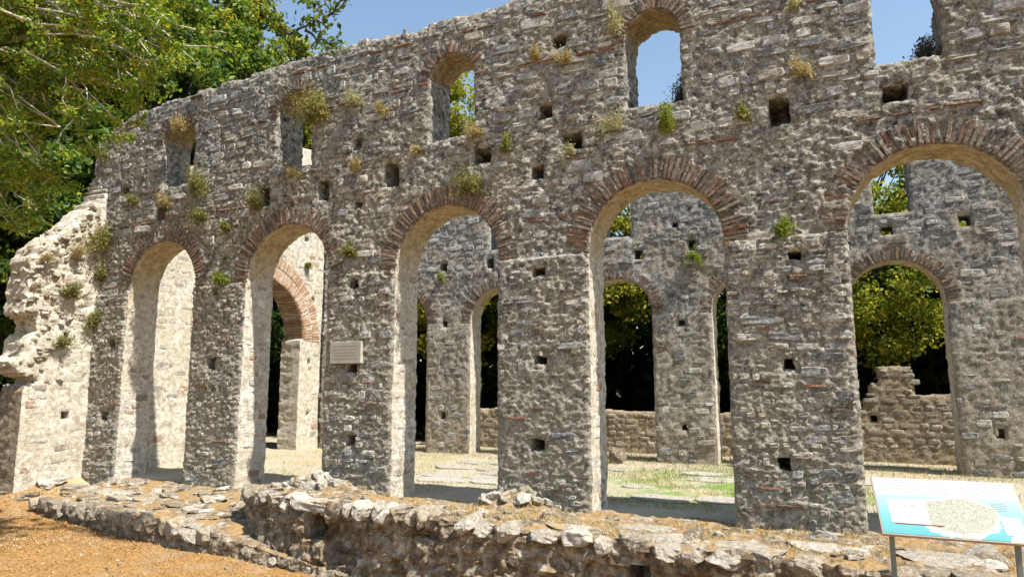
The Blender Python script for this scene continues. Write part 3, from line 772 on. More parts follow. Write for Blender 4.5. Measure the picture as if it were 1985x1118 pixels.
put_rock(main, (-6.52, -2.08, .22), (.95, .5, .16), rng, name='lintel_slab', yaw=-.08, tilt=.03, c=1)
for (x, y, sx, sy, sz) in ((-2.35, -.95, .95, .5, .10), (-1.95, -1.62, .75, .42, .14), (-1.0, -1.62, .8, .4, .13), (-.15, -1.15, 1.0, .42, .12), (-2.9, -1.45, .7, .4, .13), (.9, -1.3, .9, .5, .12)):
    put_rock(main, (x, y, mtop(x, y)-.01), (sx, sy, sz), rng, name='flat_slab', yaw=0, tilt=.06, c=rng.choice([0, 1]))

nrf = np.random.RandomState(44)
gx_ = np.column_stack([nrf.uniform(-8.6, 3.4, 2600), nrf.uniform(-2.2, -.1, 2600)]); FG = []
for (x, y) in gx_:
    y0, z0 = medge(x)
    if y > y0+.15 and vn(x*1.8, y*1.8, 0, 73) > -.05: FG.append((x, y, mtop(x, y)))
KERB = [(-13.75, -1.62, -.20), (-12, -2.0, -.15), (-10.2, -2.3, -.11), (-9.3, -2.34, -.14), (-8.2, -2.30, -.27), (-7.2, -2.34, -.40), (-6.0, -2.44, -.52), (-5.0, -2.5, -.66), (-4.4, -2.55, -.8)]
kerb, ktop, kedge = foundation('kerb_foundation', 'low rounded stone kerb with moss edging the orange dirt', KERB, (.25, .0), 341, .03, amp=.7)
x = -13.7
while x < -4.6:
    L = rng.uniform(.2, .46); y, z = kedge(x+L/2)
    if x > -8.6: L *= .6
    put_rock(kerb, (x+L/2, y+.06, z-.09), (L*1.1, rng.uniform(.24, .36)*(.7 if x > -8.6 else 1), rng.uniform(.24, .34)*(.6 if x > -8.6 else 1)), rng, yaw=-.12, tilt=.12, c=rng.choice([0, 3, 2, 5, 3, 2]))
    x += L*.93
for k in range(75):
    x = rng.uniform(-13.6, -8.9); y0, _ = kedge(x); y = rng.uniform(y0+.3, -.2)
    s = rng.choice([.09, .12, .16, .2, .3, .4])
    put_rock(kerb, (x, y, ktop(x, y)+.008), (s*rng.uniform(1, 1.6), s, s*rng.uniform(.2, .45)), rng, tilt=.1)
for (x, y, s) in ((-15.3, -1.05, .42), (-14.6, -.75, .5), (-16.2, -1.2, .35), (-15.6, -.45, .3), (-14.0, -1.0, .36), (-16.6, -.6, .45), (-15.0, -1.5, .22), (-15.9, -1.0, .55), (-15.1, -.55, .6), (-14.3, -.45, .5), (-16.9, -1.3, .4), (-14.4, -1.35, .4), (-15.6, -1.6, .3)):
    put_rock(ground, (x, y, float(gz(x, y))+s*.08), (s*1.2, s*.8, s*.42), rng, tilt=.1)
for k in range(60):
    x = rng.uniform(-14, -5.5); y = rng.uniform(-4.4, -2.7); s = rng.uniform(.02, .055)
    put_rock(ground, (x, y, float(gz(x, y))+s*.15), (s*1.3, s, s*.6), rng, name='pebble')

# ------------------------------------------------------------------ nave floor: worn slabs in the grass
SLABS = [(-2.75, 1.95, 1.1, .7), (-1.75, 2.1, 1.0, .7), (-2.3, 4.6, 1.3, .7), (-1.2, 4.5, 1.0, .8), (-2.7, 5.4, .9, .6), (-1.6, 5.6, 1.1, .6), (-3.5, 3.1, .6, .4), (1.0, 8.9, 1.9, .55), (2.2, 9.5, 1.4, .5), (.6, 5.4, 1.2, .7), (1.9, 5.9, 1.2, .6), (.9, 2.6, 1.0, .8), (2.0, 3.1, 1.1, .7), (-1.0, 10.2, 1.6, .5)]
_r = random.Random(6)
for yy in np.arange(2.5, 6.2, .62):
    xx = -9.2+_r.uniform(0, .5)+.25*(6-yy)
    while xx < -5.2:
        L = _r.uniform(.7, 1.3)
        if _r.random() < .84: SLABS.append((xx+L/2, float(yy)+_r.uniform(-.05, .05), L*1.02, .62))
        xx += L
rng = random.Random(71)
for (x, y, sx, sy) in SLABS:
    n = 9; ang = np.sort(np.array([2*math.pi*(k+rng.uniform(-.25, .25))/n for k in range(n)]))
    r_ = np.minimum(1/np.maximum(np.abs(np.cos(ang)), .01), 1/np.maximum(np.abs(np.sin(ang)), .01))*.5*np.array([rng.uniform(.82, 1.02) for _ in range(n)])
    px, py = r_*np.cos(ang)*sx, r_*np.sin(ang)*sy
    top_ = .018+rng.uniform(0, .014)
    Vb = np.column_stack([px, py, np.full(n, -.05)]); Vm = np.column_stack([px, py, np.full(n, top_-.012)]); Vt = np.column_stack([px*.96, py*.96, top_+np.array([rng.uniform(-.008, .008) for _ in range(n)])])
    Vv = np.concatenate([Vb, Vm, Vt, [[0, 0, top_]]]); k = np.arange(n); k2 = (k+1) % n
    me = mesh_np('paving_slab', Vv, [np.concatenate([np.stack([k, k2, n+k2, n+k], -1), np.stack([n+k, n+k2, 2*n+k2, 2*n+k], -1)]), np.stack([2*n+k, 2*n+k2, np.full(n, 3*n)], -1)], M['slab'], smooth=False, col=np.array(rng.choice([(.42, .395, .345), (.47, .445, .39), (.37, .345, .295)])))
    o = link('paving_slab', me, ground, loc=(x, y, float(gz(x, y)))); o.rotation_euler.z = rng.uniform(-.15, .15)
blk = empty('fallen_block', (-5.15, 7.7, 0)); tag(blk, 'squared dark stone block lying in the grass by the opposite arcade', 'stone block')
put_rock(blk, (-5.0, 6.95, .16), (.46, .36, .42), random.Random(3), name='block_body', yaw=.1, tilt=.05, c=5)
blk2 = empty('fallen_block', (-2.2, 7.2, 0)); tag(blk2, 'small tan stone block beside the far pier base', 'stone block')
put_rock(blk2, (-2.15, 7.3, .10), (.5, .3, .24), random.Random(5), name='block_body', yaw=.1, tilt=.05, c=3)

# ------------------------------------------------------------------ low aisle wall behind the opposite arcade
LY = 11.2
def low_sdf(u, v):
    u = np.asarray(u, float); v = np.asarray(v, float)
    st = np.interp(u, [-15, .55, .60, .8, .82, 1.0, 1.02, 1.82, 1.84, 9], [1.1, 1.1, 1.5, 1.5, 1.9, 1.9, 2.33, 2.36, 1.62, 1.62])
    S = st+.03*np.round(2*vn(u*2.4, 0, 0, 91))-v
    return np.minimum(S, np.maximum(np.abs(u-.85)-.08, np.abs(v-.98)-.08))
def low_h(u, v, S): return .02*fbm(u, v, 1, 2, 401)+.016*ridge(u*5, v*8, 0, 3, 402)+.012*fbm(u*16, v*18, 0, 2, 403)
low = empty('aisle_wall', (-3, LY, -.2)); tag(low, 'low tan stone wall with a stepped end behind the far arches', 'low wall')
V, Q, mi = wall_mesh(np.arange(-13, 6, .05), np.arange(-.6, 2.6, .045), low_sdf, low_h, .6, lambda p: np.column_stack([p[:, 0], LY-p[:, 2], p[:, 1]]), K=4, jmat=lambda u, v: np.zeros(len(u), int), seed=4)
put('masonry_core', V, Q, [M['low']], low, mi=mi)
pile, tiles = Pile(), Pile(); rng = random.Random(77)
TANS = [(.36, .325, .27), (.44, .405, .345), (.28, .25, .205), (.40, .35, .27)]
TAN_ME = [[mesh_np('stone', V_, F_, M['stone'], col=np.array(c)) for c in TANS] for V_, F_ in STONES]
lay_stones(pile, tiles, Table(low_sdf, low_h, -13, 6, 0, 2.6, .04), -12.5, 5, 0, 2.4, lambda u, v, h: (u, LY-h, v), A_AX, lambda u, v: .85, rng, lambda u, v: False, depth=(.015, .04), cw=(.16, .4))
pile.emit('stone', 'rubble_stones', low, STONES, TAN_ME, TANS, M['stone'], 140)
tiles.emit('tile', 'tile_courses', low, BR, BRICK_ME, BRICKS, M['brick'], 30, smooth=False)

# ------------------------------------------------------------------ vegetation
def leaves_np(C, size, nrng, up=.35, out=None, asp=.55, colr=None):
    """one folded leaf (two triangles) per point"""
    n = len(C)
    d = nrng.normal(size=(n, 3)); d /= np.linalg.norm(d, axis=1, keepdims=True)
    nn = nrng.normal(size=(n, 3)); nn[:, 2] = np.abs(nn[:, 2])+up
    if out is not None: nn += out
    nn -= d*(nn*d).sum(1, keepdims=True); nn /= np.maximum(np.linalg.norm(nn, axis=1, keepdims=True), 1e-6)
    sd = np.cross(d, nn); L = (size*nrng.uniform(.6, 1.3, n))[:, None]
    A = C-d*L*.5; T = C+d*L*.5; Lf = C+sd*L*asp*.5+nn*L*.08-d*L*.05; Rt = C-sd*L*asp*.5+nn*L*.08-d*L*.05
    V = np.stack([A, Rt, T, Lf], 1).reshape(-1, 3)
    k = np.arange(n)*4
    F = np.concatenate([np.stack([k, k+1, k+2], -1), np.stack([k, k+2, k+3], -1)])
    c = colr[nrng.randint(0, len(colr), n)]*nrng.uniform(.75, 1.25, (n, 1))
    return V, F, np.repeat(c, 4, 0)
def tube(pts, rad, ns=5):
    P = np.asarray(pts, float); n = len(P); rad = np.asarray(rad)
    T = np.gradient(P, axis=0); T /= np.maximum(np.linalg.norm(T, axis=1, keepdims=True), 1e-9)
    ref = np.where(np.abs(T[:, 2:3]) > .9, np.array([[1., 0, 0]]), np.array([[0, 0, 1.]]))
    A = np.cross(T, ref); A /= np.maximum(np.linalg.norm(A, axis=1, keepdims=True), 1e-9); B = np.cross(T, A)
    a = np.arange(ns)*2*math.pi/ns
    V = P[:, None]+rad[:, None, None]*(A[:, None]*np.cos(a)[None, :, None]+B[:, None]*np.sin(a)[None, :, None])
    id_ = np.arange(n*ns).reshape(n, ns)
    F = np.stack([id_[:-1], np.roll(id_, -1, 1)[:-1], np.roll(id_, -1, 1)[1:], id_[1:]], -1).reshape(-1, 4)
    return V.reshape(-1, 3), F
def join(parts):
    Vs, Fs = [], []; o = 0
    for V, F in parts: Vs.append(V); Fs.append(F+o); o += len(V)
    return np.concatenate(Vs), np.concatenate(Fs)
def wander(a, b, n, amp, nrng, sag=0.):
    t = np.linspace(0, 1, n)[:, None]; P = np.array(a)[None]*(1-t)+np.array(b)[None]*t
    off = np.cumsum(nrng.normal(size=(n, 3)), 0)*amp; off -= off[0]+(off[-1]-off[0])*t
    P = P+off; P[:, 2] += sag*4*(t*(1-t))[:, 0]
    return P
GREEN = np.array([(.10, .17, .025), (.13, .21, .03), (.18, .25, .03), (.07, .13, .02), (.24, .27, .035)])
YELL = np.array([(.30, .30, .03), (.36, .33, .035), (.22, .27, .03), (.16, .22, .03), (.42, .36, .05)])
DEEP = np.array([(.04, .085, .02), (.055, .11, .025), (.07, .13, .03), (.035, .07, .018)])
def tree(name, label, base, height, rad, seed, pal, nclus=70, nleaf=120, lsize=.16, crown_lo=.3, group=None, cr=.55, squash=1.0, bark='bark', lean=(0, 0)):
    nr = np.random.RandomState(seed); base = np.array(base, float); base[2] = float(gz(base[0], base[1]))-.05
    root = empty(name, base); tag(root, label, 'tree', group)
    top = base+np.array([nr.normal()*.3, nr.normal()*.3, height*.8])
    tr = wander(base, top, 9, .12, nr)
    parts = [tube(tr, np.linspace(.035*height*.6, .03, 9), 7)]
    cen = []
    for k in range(nclus):
        while True:
            q = nr.uniform(-1, 1, 3)
            if .35 < np.linalg.norm(q) < 1: break
        if nr.rand() < .6: q = q/np.linalg.norm(q)*nr.uniform(.7, 1.)
        z = base[2]+height*(crown_lo+(1-crown_lo)*(.5+.5*q[2]))
        wz = math.sqrt(max(.15, 1-max(0., q[2])**2*.5))
        cen.append((base[0]+lean[0]+q[0]*rad*wz, base[1]+lean[1]+q[1]*rad*wz*squash, z))
    cen = np.array(cen)
    for k in range(0, nclus, 3):
        j = min(8, max(6 if crown_lo > .2 else 2, int(8*(cen[k, 2]-base[2])/height*.8)))
        P = wander(tr[j-1], cen[k], 6, .08, nr, .12)
        parts.append(tube(P, np.linspace(.018*height*.28, .012, 6), 4))
    V, F = join(parts); put('trunk', V, F, M[bark], root)
    pts = np.repeat(cen, nleaf, 0); d = nr.normal(size=pts.shape); d /= np.linalg.norm(d, axis=1, keepdims=True)
    rr = cr*nr.uniform(.55, 1.25, nclus).repeat(nleaf)*nr.uniform(0, 1, len(pts))**.45
    pts = pts+d*rr[:, None]*np.array([1.15, 1.15, .75])
    V, F, c = leaves_np(pts, lsize, nr, out=d*.6, colr=pal)
    put('crown', V, F, M['leaf'], root, col=c, smooth=False)
    return root
# woodland behind the cross wall
WL = 'trees of the wood behind the ruin'
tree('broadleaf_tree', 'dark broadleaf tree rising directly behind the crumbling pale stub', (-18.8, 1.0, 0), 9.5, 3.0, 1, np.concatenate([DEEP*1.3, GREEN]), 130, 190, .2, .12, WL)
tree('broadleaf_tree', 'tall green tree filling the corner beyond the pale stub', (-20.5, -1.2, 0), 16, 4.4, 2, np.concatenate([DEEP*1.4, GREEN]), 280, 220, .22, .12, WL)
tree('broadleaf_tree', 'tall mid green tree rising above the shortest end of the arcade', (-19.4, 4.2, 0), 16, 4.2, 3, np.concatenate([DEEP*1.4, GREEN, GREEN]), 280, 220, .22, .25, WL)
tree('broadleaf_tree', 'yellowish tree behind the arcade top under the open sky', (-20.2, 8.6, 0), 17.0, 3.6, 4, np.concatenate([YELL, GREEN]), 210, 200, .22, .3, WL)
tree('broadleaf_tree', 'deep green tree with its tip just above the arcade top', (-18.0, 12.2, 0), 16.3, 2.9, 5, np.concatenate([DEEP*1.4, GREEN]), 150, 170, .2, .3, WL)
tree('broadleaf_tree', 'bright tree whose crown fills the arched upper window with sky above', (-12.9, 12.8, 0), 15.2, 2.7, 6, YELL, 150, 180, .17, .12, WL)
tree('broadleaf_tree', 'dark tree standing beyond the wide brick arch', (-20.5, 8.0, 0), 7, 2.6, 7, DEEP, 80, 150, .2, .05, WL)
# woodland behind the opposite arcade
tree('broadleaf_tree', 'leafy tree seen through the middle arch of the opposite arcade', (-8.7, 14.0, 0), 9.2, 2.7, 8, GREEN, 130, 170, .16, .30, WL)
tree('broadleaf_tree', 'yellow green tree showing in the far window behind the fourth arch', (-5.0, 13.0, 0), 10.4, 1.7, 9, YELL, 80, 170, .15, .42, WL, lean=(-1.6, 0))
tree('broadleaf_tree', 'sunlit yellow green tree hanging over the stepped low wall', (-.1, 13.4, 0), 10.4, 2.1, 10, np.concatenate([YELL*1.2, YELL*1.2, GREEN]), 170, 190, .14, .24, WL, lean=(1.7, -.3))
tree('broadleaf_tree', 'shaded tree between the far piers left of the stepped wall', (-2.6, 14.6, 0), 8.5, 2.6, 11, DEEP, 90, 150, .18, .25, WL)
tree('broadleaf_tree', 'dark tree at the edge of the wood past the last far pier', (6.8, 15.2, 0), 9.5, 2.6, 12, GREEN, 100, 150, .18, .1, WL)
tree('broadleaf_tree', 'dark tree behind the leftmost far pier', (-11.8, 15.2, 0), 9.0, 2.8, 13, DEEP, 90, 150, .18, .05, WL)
for (x_, y_, h_, r_, sd, lb) in ((-4.6, 16.0, 9.5, 3.0, 14, 'dark tree deep behind the gap between two far piers'), (6.0, 16.0, 9.8, 2.4, 15, 'leafy tree added for shade beside the sunlit one over the stepped wall'), (10.0, 16.0, 10, 2.8, 16, 'tall unseen tree added for shade at the right end of the wood'), (-10.0, 14.2, 9.5, 2.6, 17, 'shaded tree behind the second far pier'), (-15.2, 17.5, 11, 3.0, 18, 'dark tree behind the far corner of the nave')):
    tree('broadleaf_tree', lb, (x_, y_, 0), h_, r_, sd, DEEP, 110, 150, .18, .28, WL)  # the two rightmost stand out of view, added to shade the wood
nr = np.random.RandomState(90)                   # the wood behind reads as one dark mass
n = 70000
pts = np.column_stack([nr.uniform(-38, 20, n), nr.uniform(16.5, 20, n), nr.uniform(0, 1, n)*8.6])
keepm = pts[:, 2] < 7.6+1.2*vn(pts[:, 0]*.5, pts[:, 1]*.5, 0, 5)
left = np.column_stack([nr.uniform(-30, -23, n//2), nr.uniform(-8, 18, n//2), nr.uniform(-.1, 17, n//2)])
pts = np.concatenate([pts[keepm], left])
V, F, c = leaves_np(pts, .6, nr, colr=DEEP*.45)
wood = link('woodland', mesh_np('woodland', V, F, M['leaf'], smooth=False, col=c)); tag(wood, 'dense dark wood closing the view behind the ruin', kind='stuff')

# the near tree on the left, its pale branches hanging before the wall
nr = np.random.RandomState(5)
ft = empty('overhanging_tree', (-14.5, -6.2, float(gz(-14.5, -6.2)))); tag(ft, 'near tree with pale bare twigs and small yellow green leaves hanging before the wall', 'tree')
parts = [tube(wander((-14.5, -6.2, -.8), (-13.6, -5.2, 8.6), 9, .1, nr), np.linspace(.3, .14, 9), 8)]
TIPS = []
for k in range(105):
    tx = nr.uniform(-13.2, -6.7)
    a = np.array([-13.4+nr.uniform(0, 1)*(tx+13.4)*.8, -5.0+nr.uniform(-.3, .7), nr.uniform(7.2, 9.2)])
    lo = np.interp(tx, [-13, -11.5, -10.6, -9.7, -8.7, -7.9, -6.9], [3.7, 4.1, 4.5, 5.7, 6.1, 6.2, 7.0])
    b = np.array([tx, -3.9+nr.uniform(-.6, .6), lo+abs(nr.normal())*1.1])
    a[0] -= 1.2; P = wander(a, b, 12, .12, nr, nr.uniform(.1, .6))
    parts.append(tube(P, np.linspace(.042, .009, 12), 5)); TIPS.append(P)
    for q in range(5):
        j = nr.randint(4, 12); e_ = P[j]+np.array([nr.normal()*.42, nr.normal()*.35, nr.normal()*.25-.12])
        P2 = wander(P[j], e_, 6, .04, nr); parts.append(tube(P2, np.linspace(.012, .004, 6), 4)); TIPS.append(P2)
V, F = join(parts); put('branches', V, F, M['twig'], ft)
cl = np.concatenate([P[[3, 5]] if len(P) == 6 else P[7::2] for P in TIPS])
cl = cl[(nr.rand(len(cl)) < .8) & (cl[:, 2] < 7.6)]
rad_ = nr.uniform(.09, .2, len(cl)); hue = nr.randint(0, 3, len(cl))
pts = np.repeat(cl, 74, 0); d = nr.normal(size=pts.shape); d /= np.linalg.norm(d, axis=1, keepdims=True)
pts = pts+d*(np.repeat(rad_, 74)*nr.uniform(.2, 1.1, len(pts)))[:, None]*np.array([1.2, 1.2, .75])
V, F, c = leaves_np(pts, .07, nr, up=.7, out=d*.5, colr=np.ones((1, 3)))
PALS = [np.concatenate([YELL*1.1, GREEN*1.6]), GREEN*1.7, np.concatenate([YELL, GREEN*1.5, DEEP*2])]
cc = np.concatenate([PALS[h][nr.randint(0, len(PALS[h]), 74)] for h in hue])
put('crown', V, F, M['leaf'], ft, col=c*np.repeat(cc, 4, 0), smooth=False)
# single bough reaching in from above
bg_ = empty('overhead_bough', (-6.97, -3.2, 7.72)); tag(bg_, 'dark leafy bough dipping into the sky from above', 'bough')
parts = []; cl = []
for (a, b) in (((-6.85, -3.2, 8.1), (-6.45, -3.2, 7.06)), ((-6.45, -3.2, 7.06), (-5.75, -3.25, 7.02)), ((-6.5, -3.2, 7.9), (-5.72, -3.3, 7.1)), ((-6.0, -3.2, 7.9), (-5.55, -3.3, 7.02)), ((-5.75, -3.25, 7.04), (-5.15, -3.3, 7.5)), ((-6.45, -3.2, 7.1), (-6.15, -3.2, 6.72)), ((-6.1, -3.2, 7.0), (-5.55, -3.2, 6.75))):
    a = (a[0]-.12, a[1], a[2]-.38); b = (b[0]-.12, b[1], b[2]-.38); P = wander(a, b, 9, .03, nr, -.05); parts.append(tube(P, np.linspace(.020, .006, 9), 5)); cl.append(P[3:])
V, F = join(parts); put('twigs', V, F, M['bark'], bg_)
cl = np.concatenate(cl); pts = np.repeat(cl, 9, 0)+nr.normal(size=(len(cl)*9, 3))*.075
V, F, c = leaves_np(pts, .10, nr, colr=GREEN*.8); put('leaves', V, F, M['leaf'], bg_, col=c, smooth=False)

# tufts and shrubs rooted in the masonry
STRAW = np.array([(.42, .33, .17), (.50, .42, .25), (.34, .25, .12), (.30, .27, .12)])
PALEG = np.array([(.46, .43, .30), (.38, .37, .22), (.52, .48, .36), (.25, .27, .13)])
OLIVE = np.array([(.20, .21, .07), (.27, .26, .10), (.15, .18, .06), (.33, .29, .13)])
LIME = np.array([(.22, .27, .04), (.28, .32, .05), (.15, .21, .035)])
SLATE = np.array([(.09, .10, .10), (.07, .085, .085), (.12, .12, .12)])
PAL = dict(dry=STRAW, pale=PALEG, olive=OLIVE, lime=LIME, slate=SLATE, bush=np.concatenate([OLIVE, LIME, STRAW]))
def tuft(name, label, pos, w_, h_, kind, nrm=(0, -1, 0), group='plants rooted in the masonry', dens=1.):
    seed = abs(int(pos[0]*100)*31+int(pos[2]*100)*17+int(pos[1]*10)) % 100000
    nr = np.random.RandomState(seed); pal = PAL[kind]; nv = np.array(nrm, float)
    root = empty(name, pos); tag(root, label, 'plant', group)
    w_ *= 1.2; h_ *= 1.2; ns = int((34+110*w_*h_)*dens)
    p0 = np.array(pos, float)-nv*.02
    up = np.array([0, 0, 1.]); sx = np.cross(up, nv)
    Vs, Fs, Cs, tips = [], [], [], []; o = 0
    bias = nr.normal()*.35; droop = nr.uniform(-.1, .55); nclump = nr.randint(2, 5); ca = nr.uniform(-1.3, 1.3, nclump); cl_ = nr.uniform(.35, 1.3, nclump)
    for k in range(ns):
        q_ = nr.randint(nclump); a = ca[q_]+nr.normal()*.33+bias; L = cl_[q_]*nr.uniform(.35, 1.05)
        r0 = p0+sx*nr.normal()*.12*w_-up*h_*.28
        tip = p0+sx*math.sin(a)*w_*.5*L+up*(math.cos(a)*h_*.72*L-.25*h_-droop*h_*abs(math.sin(a))*L*.8)+nv*nr.uniform(.03, .16+.18*w_)
        mid = (r0+tip)/2+nv*.04+up*.06*h_
        wd = nr.uniform(.003, .007); s_ = sx*wd
        V = np.array([r0-s_, r0+s_, mid-s_, mid+s_, tip]); Vs.append(V)
        Fs += [(o, o+1, o+3), (o, o+3, o+2), (o+2, o+3, o+4)]; o += 5
        Cs.append(np.tile(pal[nr.randint(len(pal))]*nr.uniform(.7, 1.2), (5, 1))); tips.append((r0, mid, tip))
    put('stems', np.concatenate(Vs), np.array(Fs), M['dry'], root, col=np.concatenate(Cs), smooth=False)
    T = np.array(tips); T[:, 2] += nr.normal(size=(len(T), 3))*.03*w_; nl = int(ns*nr.uniform(.6, 1.1)*(13 if kind in ('lime', 'bush', 'olive', 'slate') else 8))
    i = nr.randint(0, ns, nl); t = nr.uniform(.15, 1, nl)[:, None]
    C = np.where(t < .5, T[i, 0]*(1-2*t)+T[i, 1]*2*t, T[i, 1]*(2-2*t)+T[i, 2]*(2*t-1))+nr.normal(size=(nl, 3))*.03*(.5+w_)
    V, F, c = leaves_np(C, .036 if kind in ('dry', 'pale') else .05, nr, colr=pal, asp=.45)
    put('leaves', V, F, M['leaf'] if kind in ('lime', 'bush', 'olive') else M['dry'], root, col=c, smooth=False)
    return root
FT = [('bush', -8.78, 7.22, .95, .95, 'large green and straw bush spilling from the second upper window'), ('pale', -7.85, 7.22, .62, .46, 'pale whitish tuft right of the large window bush'), ('dry', -7.26, 6.96, .46, .35, 'brown dry tuft right of the pale whitish tuft'),
 ('dry', -7.81, 5.91, .41, .35, 'small dry tuft on the wall just below a small hole'), ('pale', -2.87, 7.59, .5, .65, 'tall pale tuft beside the spring of the sky window arch'), ('lime', -2.09, 5.75, .42, .48, 'bright lime green shrub under the sky window sill'),
 ('pale', -2.85, 5.92, .57, .42, 'pale pinkish tuft at the lower corner of the sky window'), ('dry', -.17, 6.26, .39, .45, 'straw tuft above the large square hole'), ('olive', -.95, 5.73, .35, .31, 'olive tuft beside the large square hole'),
 ('olive', -5.38, 5.34, .59, .63, 'bushy olive plant over the crown of the middle arch'), ('dry', -5.22, 6.24, .59, .5, 'straw tuft at the sill of the window full of leaves'), ('dry', -6.41, 6.06, .38, .24, 'low straw tuft at the other sill end of the window full of leaves'),
 ('olive', -11.94, 6.15, .84, .51, 'wide olive tuft at the sill of the smallest upper window'), ('dry', -12.81, 5.86, .64, .46, 'straw tuft below the smallest upper window'), ('olive', -11.58, 5.42, .52, .5, 'olive tuft between the two smallest arches, upper one'),
 ('olive', -10.91, 5.07, .36, .32, 'little olive tuft between the two smallest arches, lower one'), ('lime', -10.9, 4.0, .6, .3, 'flat green tuft on the impost between the two smallest arches'), ('olive', -7.81, 4.31, .4, .38, 'olive tuft on the spandrel above the plaque pier'),
 ('lime', -.56, 3.99, .26, .25, 'small green tuft on the impost ledge of the widest pier'), ('pale', -.25, 7.2, .27, .19, 'pale tuft at the top edge of the picture right of the sky window'), ('pale', -3.57, 5.57, .26, .17, 'tiny pale sprig at the mouth of a wall hole'),
 ('dry', -9.22, 6.0, .65, .36, 'brown tuft under the second upper window'), ('olive', -4.7, 5.83, .24, .36, 'narrow olive sprig right of the middle arch plant'), ('olive', -13.8, 5.98, .37, .28, 'small olive tuft near the ruined end of the wall'),
 ('olive', -14.93, 7.21, .36, .38, 'olive tuft on the broken top corner of the wall'), ('dry', -3.68, 7.11, .36, .27, 'brown tuft under the high hole left of the sky window'), ('dry', -4.18, 7.3, .32, .36, 'thin straw tuft left of the high hole'),
 ('olive', -10.18, 5.5, .55, .53, 'olive tuft covering a hole above the second arch'), ('dry', -12.52, 7.45, .7, .42, 'dry tuft over the head of the smallest window')]
for (kd, x, z, w_, h_, lb) in FT:
    tuft('wall_plant', lb, (x, -float(arcade_h(np.array([x]), np.array([z]), 1.)[0])-.01, z), w_, h_, kd)
tuft('wall_plant', 'dark leggy plant growing inside the sky window', (-1.9, .3, 6.38), .34, .62, 'slate', dens=.8)
tuft('wall_plant', 'dark blue grey plant on the sill of the gap at the right', (1.32, .3, 6.28), .5, .42, 'slate', dens=1.3)
tuft('wall_plant', 'small tuft on the opposite arcade below a hole', (-3.02, FY-.04, 5.12), .4, .4, 'lime')
tuft('wall_plant', 'green sprig on the opposite arcade behind the middle arch', (-10.35, FY-.04, 5.05), .35, .3, 'lime')
for (kd, y, z, w_, h_, lb) in (('bush', -.02, 5.3, .9, .95, 'thick olive bush in the corner above the pale stub'), ('olive', -.7, 3.95, .75, .6, 'olive bush in the middle of the pale stub'), ('olive', -.08, 3.5, .6, .8, 'hanging olive plant low in the corner of the pale stub'), ('dry', -.62, 4.75, .5, .45, 'straw tuft high on the pale stub'), ('olive', -.73, 2.82, .55, .28, 'low olive tuft on the ledge of the pale stub'), ('dry', -1.3, 4.62, .4, .45, 'dry grass on the outer broken edge of the pale stub'), ('olive', -.02, 4.4, .5, .6, 'olive plant below the thick corner bush')):
    tuft('wall_plant', lb, (XC+.04, y, z), w_, h_, kd, nrm=(1, 0, 0))
tuft('wall_plant', 'green sprig on the pale cross wall seen through the second arch', (XC+.03, 6.55, 5.65), .3, .3, 'lime', nrm=(1, 0, 0))

# grass in the nave and leaf litter: beyond counting
nr = np.random.RandomState(12)
P = np.repeat(np.array(FG), 5, 0)+nr.normal(size=(len(FG)*5, 3))*np.array([.03, .03, .004]); n = len(P)
a = nr.uniform(0, 6.28, n); L = nr.uniform(.02, .075, n); lx = nr.normal(size=(n, 2))*.5*L[:, None]
dxy = np.column_stack([np.cos(a), np.sin(a), np.zeros(n)])*.005
V = np.stack([P-dxy, P+dxy, P+np.column_stack([lx, L])], 1).reshape(-1, 3)
cc = np.array([(.46, .34, .15), (.36, .25, .10), (.54, .45, .26), (.28, .27, .10)])[nr.randint(0, 4, n)]*nr.uniform(.7, 1.2, (n, 1))
o = link('foundation_grass', mesh_np('foundation_grass', V, np.arange(3*n).reshape(-1, 3), M['dry'], smooth=False, col=np.repeat(cc, 3, 0))); tag(o, 'short dry grass growing on the broken stone foundation', kind='stuff')
def blades(n, box, dens, hgt, cols, wd=.006):
    x = nr.uniform(box[0], box[1], n); y = nr.uniform(box[2], box[3], n)
    k = dens(x, y) > nr.rand(n); x, y = x[k], y[k]; n = len(x); z = gz(x, y)
    a = nr.uniform(0, 6.28, n); L = hgt*nr.uniform(.4, 1.3, n)
    dx, dy = np.cos(a)*wd, np.sin(a)*wd; lx, ly = nr.normal(size=n)*.4*L, nr.normal(size=n)*.4*L
    V = np.stack([np.stack([x-dx, y-dy, z-.005], -1), np.stack([x+dx, y+dy, z-.005], -1), np.stack([x+lx, y+ly, z+L], -1)], 1).reshape(-1, 3)
    c = cols[nr.randint(0, len(cols), n)]*nr.uniform(.7, 1.3, (n, 1))
    return V, np.arange(3*n).reshape(-1, 3), np.repeat(c, 3, 0)
V, F, c = blades(90000, (-13, 3.5, .9, 10.5), lambda x, y: sstep(-.2, .25, fbm(x*.9, y*.9, 0, 3, 70))*(.12+.88*np.exp(-((x+1.9)**2+(y-4.0)**2)/7.)), .07, np.array([(.17, .26, .05), (.25, .33, .08), (.36, .36, .14)]))
o = link('grass', mesh_np('grass', V, F, M['leaf'], smooth=False, col=c)); tag(o, 'short green grass among the slabs of the nave', kind='stuff')
V, F, c = blades(50000, (-14, 3.5, .9, 10.8), lambda x, y: .15+.85*sstep(5.8, 7.3, y), .07, np.array([(.38, .31, .18), (.31, .24, .13), (.45, .395, .27)]))
o = link('dry_grass', mesh_np('dry_grass', V, F, M['dry'], smooth=False, col=c)); tag(o, 'straw coloured dry grass along the far pier bases', kind='stuff')
n = 42000
x = nr.uniform(-18, -4.2, n); y = nr.uniform(-5.2, -.4, n)
k = (y < np.where(x < -13.8, -.45, -1.7-.05*(x+14))) & (nr.rand(n) < .3+.8*sstep(-.2, .3, fbm(x*.8, y*.8, 0, 3, 72))); x, y = x[k], y[k]
